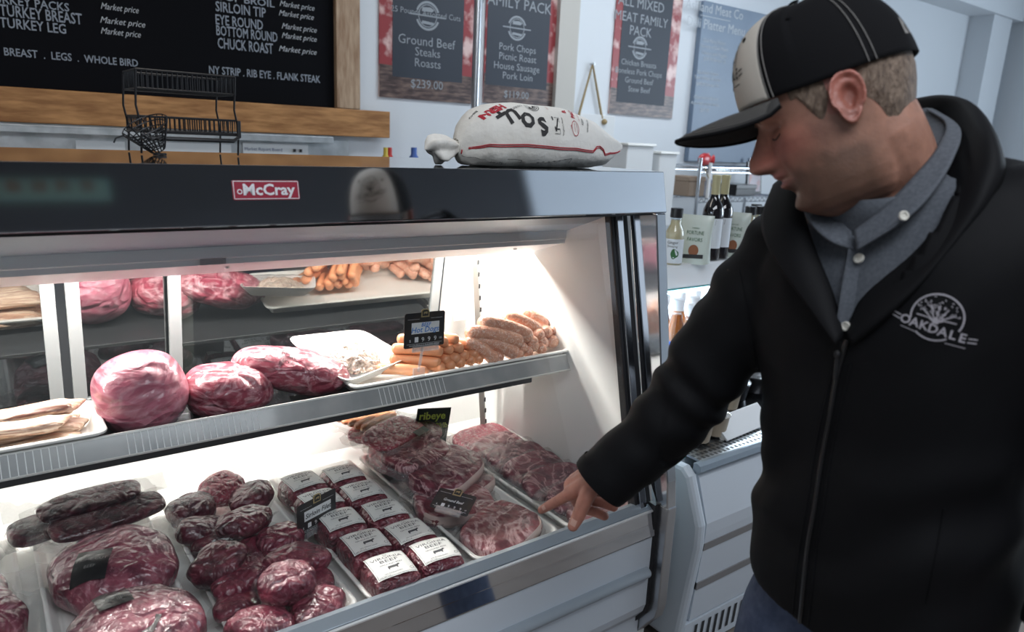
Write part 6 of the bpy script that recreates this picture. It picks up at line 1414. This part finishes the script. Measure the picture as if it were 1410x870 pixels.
# shirt
SHIRT = mat('grey_blue_chambray', (.060, .068, .082), rough=.85, bump=(900, .5, .001), var=(220, (.085, .094, .112), .35, .65))
sm = MB(); torso(sm, -.010, 3); sm_o = sm.build('shirt', SHIRT, man, smooth=80)
kb_ = bmesh.new(); kb_.from_mesh(sm_o.data)
kill = [f for f in kb_.faces if f.calc_center_median().z > 1.392]; bmesh.ops.delete(kb_, geom=kill, context='FACES'); kb_.to_mesh(sm_o.data); kb_.free()
sb_ = BVHTree.FromPolygons([v.co for v in sm_o.data.vertices], [list(p.vertices) for p in sm_o.data.polygons])
def strip_mesh(A, B, name, m, par, th=.003, n=10, sm_=80):
    # a band between two rows of points (catmull-rom along, straight across)
    a = crom(A, n); b = crom(B, n); mb = MB()
    mb.grid(lambda u, v: a[round(u*(len(a)-1))].lerp(b[round(u*(len(b)-1))], v), len(a)-1, 6); o = mb.build(name, m, par, smooth=sm_); q_ = o.modifiers.new('s', 'SOLIDIFY'); q_.thickness = th; q_.offset = 0; return o
T = lambda x, y, t: at_t(x, y, t)
# placket and buttons
pk = [sb_.ray_cast(CAM, ray(x, y).normalized()) for x, y in ((1186, 325), (1180, 360), (1172, 405), (1166, 450))]
pk = [h[0]-ray(1180, 380)*.004 for h in pk if h[0] is not None]
if len(pk) > 1: strip_mesh([p-Vector((0, 0, 0))-cr*.014 for p in pk], [p+cr*.016 for p in pk], 'shirt_placket', SHIRT, sm_o, .002)
BTN = mat('pearl_button', (.60, .58, .52), rough=.3, coat=.4)
def button(px, py, r, par, b):
    h = b.ray_cast(CAM, ray(px, py).normalized())
    if h[0] is None: return
    d_ = h[1] if h[1].dot(ray(px, py)) < 0 else -h[1]; M = frame(h[0]-ray(px, py)*.0085+d_*.0, d_.orthogonal(), d_.cross(d_.orthogonal()))
    MB().lathe([(0, .0012), (r*.55, .0010), (r*.7, .0026), (r*.95, .0024), (r, 0), (r*.8, -.001)], 18, M=M).build('shirt_button', BTN, par)
button(1183, 356, .0068, sm_o, sb_); button(1165, 449, .0062, sm_o, sb_)
# shirt collar: left leaf with its button, right leaf in shade, band behind
strip_mesh([T(1176, 318, .930), T(1212, 290, .915), T(1252, 250, .905), T(1290, 205, .915), T(1302, 170, .955), T(1275, 150, 1.02)], [T(1180, 345, .915), T(1242, 306, .885), T(1282, 268, .880), T(1312, 220, .890), T(1322, 178, .935), T(1285, 150, 1.03)], 'shirt_collar', SHIRT, sm_o, .003)
strip_mesh([T(1172, 318, .945), T(1150, 300, .975), T(1122, 285, 1.01), T(1110, 262, 1.05)], [T(1176, 345, .935), T(1140, 330, .950), T(1112, 300, .985), T(1098, 262, 1.06)], 'shirt_collar', SHIRT, sm_o, .003)
M = frame(T(1244, 297, .878), cr, cu); MB().lathe([(0, .0012), (.003, .0010), (.004, .0026), (.0058, .0024), (.0062, 0), (.005, -.001)], 18, M=M).build('shirt_button', BTN, sm_o)
# collar stand of the shirt round the neck
c1 = NB.lerp(HM4 @ Vector((-.03, 0, -.06)), .10); c2 = NB.lerp(HM4 @ Vector((-.03, 0, -.06)), .62)
st_ = MB(); st_.tube([c1-(c2-c1)*.3, c1, c1.lerp(c2, .5), c2], [.088, .082, .077, .076], 36, caps=False); o = st_.build('shirt_collar_stand', SHIRT, sm_o, smooth=80); q_ = o.modifiers.new('s', 'SOLIDIFY'); q_.thickness = .003
strip_mesh([T(1205, 275, .955), T(1250, 258, .92), T(1296, 207, .925), T(1308, 171, .962), T(1280, 150, 1.03), T(1258, 150, 1.08)], [T(1205, 262, 1.0), T(1222, 240, 1.0), T(1236, 205, 1.02), T(1244, 180, 1.04), T(1242, 160, 1.07), T(1240, 155, 1.09)], 'shirt_collar_lining', SHIRT, sm_o, .003)
# jacket stand collar and turned-back fronts: inner foot, top edge, outer foot
def band(rows, name, m, par, th=.005, n=8, steps=5):
    C_ = [crom(r, n) for r in rows]; L = len(C_[0]); mb = MB(); K = steps*(len(rows)-1)
    def fn(u, v):
        i = round(u*(L-1)); t = v*(len(rows)-1); col = [c[i] for c in C_]
        if len(rows) == 3:
            # rounded over the top edge
            a, b, c = col; k = v; q = a*(1-k)**2+(b*2-(a+c)*.5)*2*k*(1-k)+c*k*k; return q
        return col[0].lerp(col[1], v)
    mb.grid(fn, L-1, 14); o = mb.build(name, m, par, smooth=80); q_ = o.modifiers.new('s', 'SOLIDIFY'); q_.thickness = th; q_.offset = 0; return o
band([[T(1163, 464, .935), T(1188, 408, .930), T(1220, 352, .925), T(1262, 292, .925), T(1292, 240, .945), T(1306, 200, .985), T(1292, 178, 1.03), T(1266, 172, 1.06), T(1236, 172, 1.09)],
      [T(1170, 468, .918), T(1212, 428, .890), T(1268, 372, .868), T(1318, 302, .858), T(1346, 240, .862), T(1353, 184, .890), T(1333, 143, .96), T(1296, 133, 1.02), T(1252, 139, 1.08)],
      [T(1174, 474, .920), T(1208, 446, .897), T(1256, 398, .872), T(1312, 335, .854), T(1358, 282, .850), T(1382, 235, .870), T(1366, 195, .96), T(1316, 178, 1.05), T(1250, 172, 1.12)]], 'jacket_collar', JKT, jo)
band([[T(1160, 462, .935), T(1146, 405, .950), T(1126, 355, .975), T(1112, 315, 1.005), T(1104, 278, 1.04), T(1112, 240, 1.08)],
      [T(1155, 468, .925), T(1130, 412, .945), T(1104, 362, .972), T(1086, 316, 1.010), T(1078, 278, 1.055), T(1090, 240, 1.09)],
      [T(1150, 474, .925), T(1114, 424, .950), T(1080, 378, .985), T(1056, 336, 1.030), T(1050, 300, 1.080), T(1066, 255, 1.12)]], 'jacket_collar', JKT, jo)
# zip, pull, seams
ZIP = mat('black_zip_tape', (.010, .010, .011), rough=.4, coat=.2); ZT = mat('dim_zip_teeth', (.014, .014, .016), rough=.5, metal=.3)
def on_jacket(pts, lift=.002):
    out = []
    for x, y in pts:
        p, n_ = jhit(x, y)
        if p is not None: out.append(p-ray(x, y)*lift)
    return out
def px_line(pts, n=6): return [(q.x, q.y) for q in crom([Vector((x, y, 0)) for x, y in pts], n)]
z_ = on_jacket(px_line([(1166, 468), (1152, 520), (1141, 580), (1130, 640), (1121, 700), (1111, 760), (1104, 830), (1100, 868)]))
if len(z_) > 3:
    m = MB(); m.tube(z_, .0030, 6); zo = m.build('zip', ZIP, jo); k = MB(); k.tube([p-ray(1140, 600)*.0022 for p in z_], .0011, 5); k.build('zip_teeth', ZT, zo)
for off in (-11, 12):
    s_ = on_jacket([(x+off, y) for x, y in px_line([(1160, 500), (1141, 580), (1130, 640), (1121, 700), (1111, 760), (1104, 830), (1100, 868)])], .0004)
    if len(s_) > 3: MB().tube(s_, .0016, 6).build('zip_flap_seam', JKT, jo)
k = on_jacket([(1153, 488), (1152, 505), (1150, 522)], .006)
if len(k) == 3: m = MB(); m.tube(k, [.0028, .0036, .0030], 8); m.ell(k[0], (.0045, .0045, .006), 12, 8); m.build('zip_pull', ZT, jo)
for pts in ([(1300, 700), (1290, 760), (1276, 830)], [(1018, 372), (1030, 430), (1040, 500), (1045, 545)], [(1086, 320), (1104, 350), (1126, 400)]):
    s_ = on_jacket(px_line(pts), .0005)
    if len(s_) > 3: MB().tube(s_, .0012, 6).build('jacket_seam', JKT, jo)
# embroidered emblem on the left breast
pc, nc = jhit(1290, 437)
if pc is not None:
    if nc.dot(ray(1290, 437)) > 0: nc = -nc
    ex = (cr*.985-cu*.17); ex = (ex-nc*ex.dot(nc)).normalized(); ey = nc.cross(ex)
    def jw(p):
        q_ = pc+ex*p.x+ey*p.y; h = jb.ray_cast(q_+nc*.05, -nc); return (h[0] if h[0] is not None else q_)+nc*.0012
    m = MB(); emblem(jw, .0285, m); m.build('jacket_emblem', EMGR, jo, smooth=0)
# cuff
cd_ = (CUF2-EL2).normalized()
cp = [CUF2+cd_*d for d in (-.012, -.002, .004)]; MB().tube([CUF2-cd_*.020, CUF2-cd_*.004, CUF2+cd_*.003, CUF2+cd_*.003, CUF2-cd_*.015], [.0535, .0535, .0520, .0475, .0470], 30, caps=False).build('cuff', JKT, jo)
# ---- jeans and shoes
DEN = mat('blue_denim', (.045, .065, .12), rough=.85, bump=(800, .5, .001), var=(60, (.075, .10, .17), .35, .7))
jn = MB(); jn.tube([(-.295, -.767, .80), (-.295, -.767, .90), (-.30, -.767, .98)], [.135, .130, .12], 32)
for sd, y0, x1 in ((1, -.680, -.33), (-1, -.855, -.24)):
    lg = crom([(-.292, y0-.02*sd-.015, .85), (-.31 if sd > 0 else -.27, y0+.01*sd, .66), (x1, y0+.02*sd, .48), (x1+.03, y0+.02*sd, .28), (x1+.06, y0+.025*sd, .07)], 4)
    jn.tube(lg, [interp([(0, .080), (.25, .092), (.5, .084), (.75, .074), (1, .070)], i/(len(lg)-1))[0] for i in range(len(lg))], 24)
dm = fuse(jn, .009, 4, .5); dm.name = 'jeans'; dm.materials.clear(); dm.materials.append(DEN); do = bpy.data.objects.new('jeans', dm); COL.objects.link(do); do.parent = man
SHOE = mat('brown_leather_shoe', (.07, .04, .025), rough=.5); SOLE = mat('dark_rubber_sole', (.02, .02, .02), rough=.7)
for sd, y0, x1 in ((1, -.680, -.33), (-1, -.855, -.24)):
    def sf(u, v):
        x = lerp(x1+.125, x1-.155, u); hw = interp([(0, .012), (.08, .034), (.35, .038), (.7, .048), (.9, .040), (1, .010)], u)[0]; hh = interp([(0, .06), (.08, .085), (.30, .095), (.5, .085), (.75, .056), (.93, .045), (1, .02)], u)[0]
        a = v*math.pi; return (x, y0+.03*sd+hw*math.cos(a), .018+hh*math.sin(a)**.7)
    so = MB().grid(sf, 30, 18).build('shoe', SHOE, man, smooth=80)
    MB().prism([(lerp(x1+.128, x1-.160, u), y0+.03*sd+w_*interp([(0, .012), (.08, .036), (.35, .040), (.7, .050), (.9, .042), (1, .012)], u)[0]) for w_, us in ((1, [k/16 for k in range(17)]), (-1, [k/16 for k in range(16, -1, -1)])) for u in us], .001, .022, 'z').build('sole', SOLE, so)
settle(man, (-.29, -.735, 0))
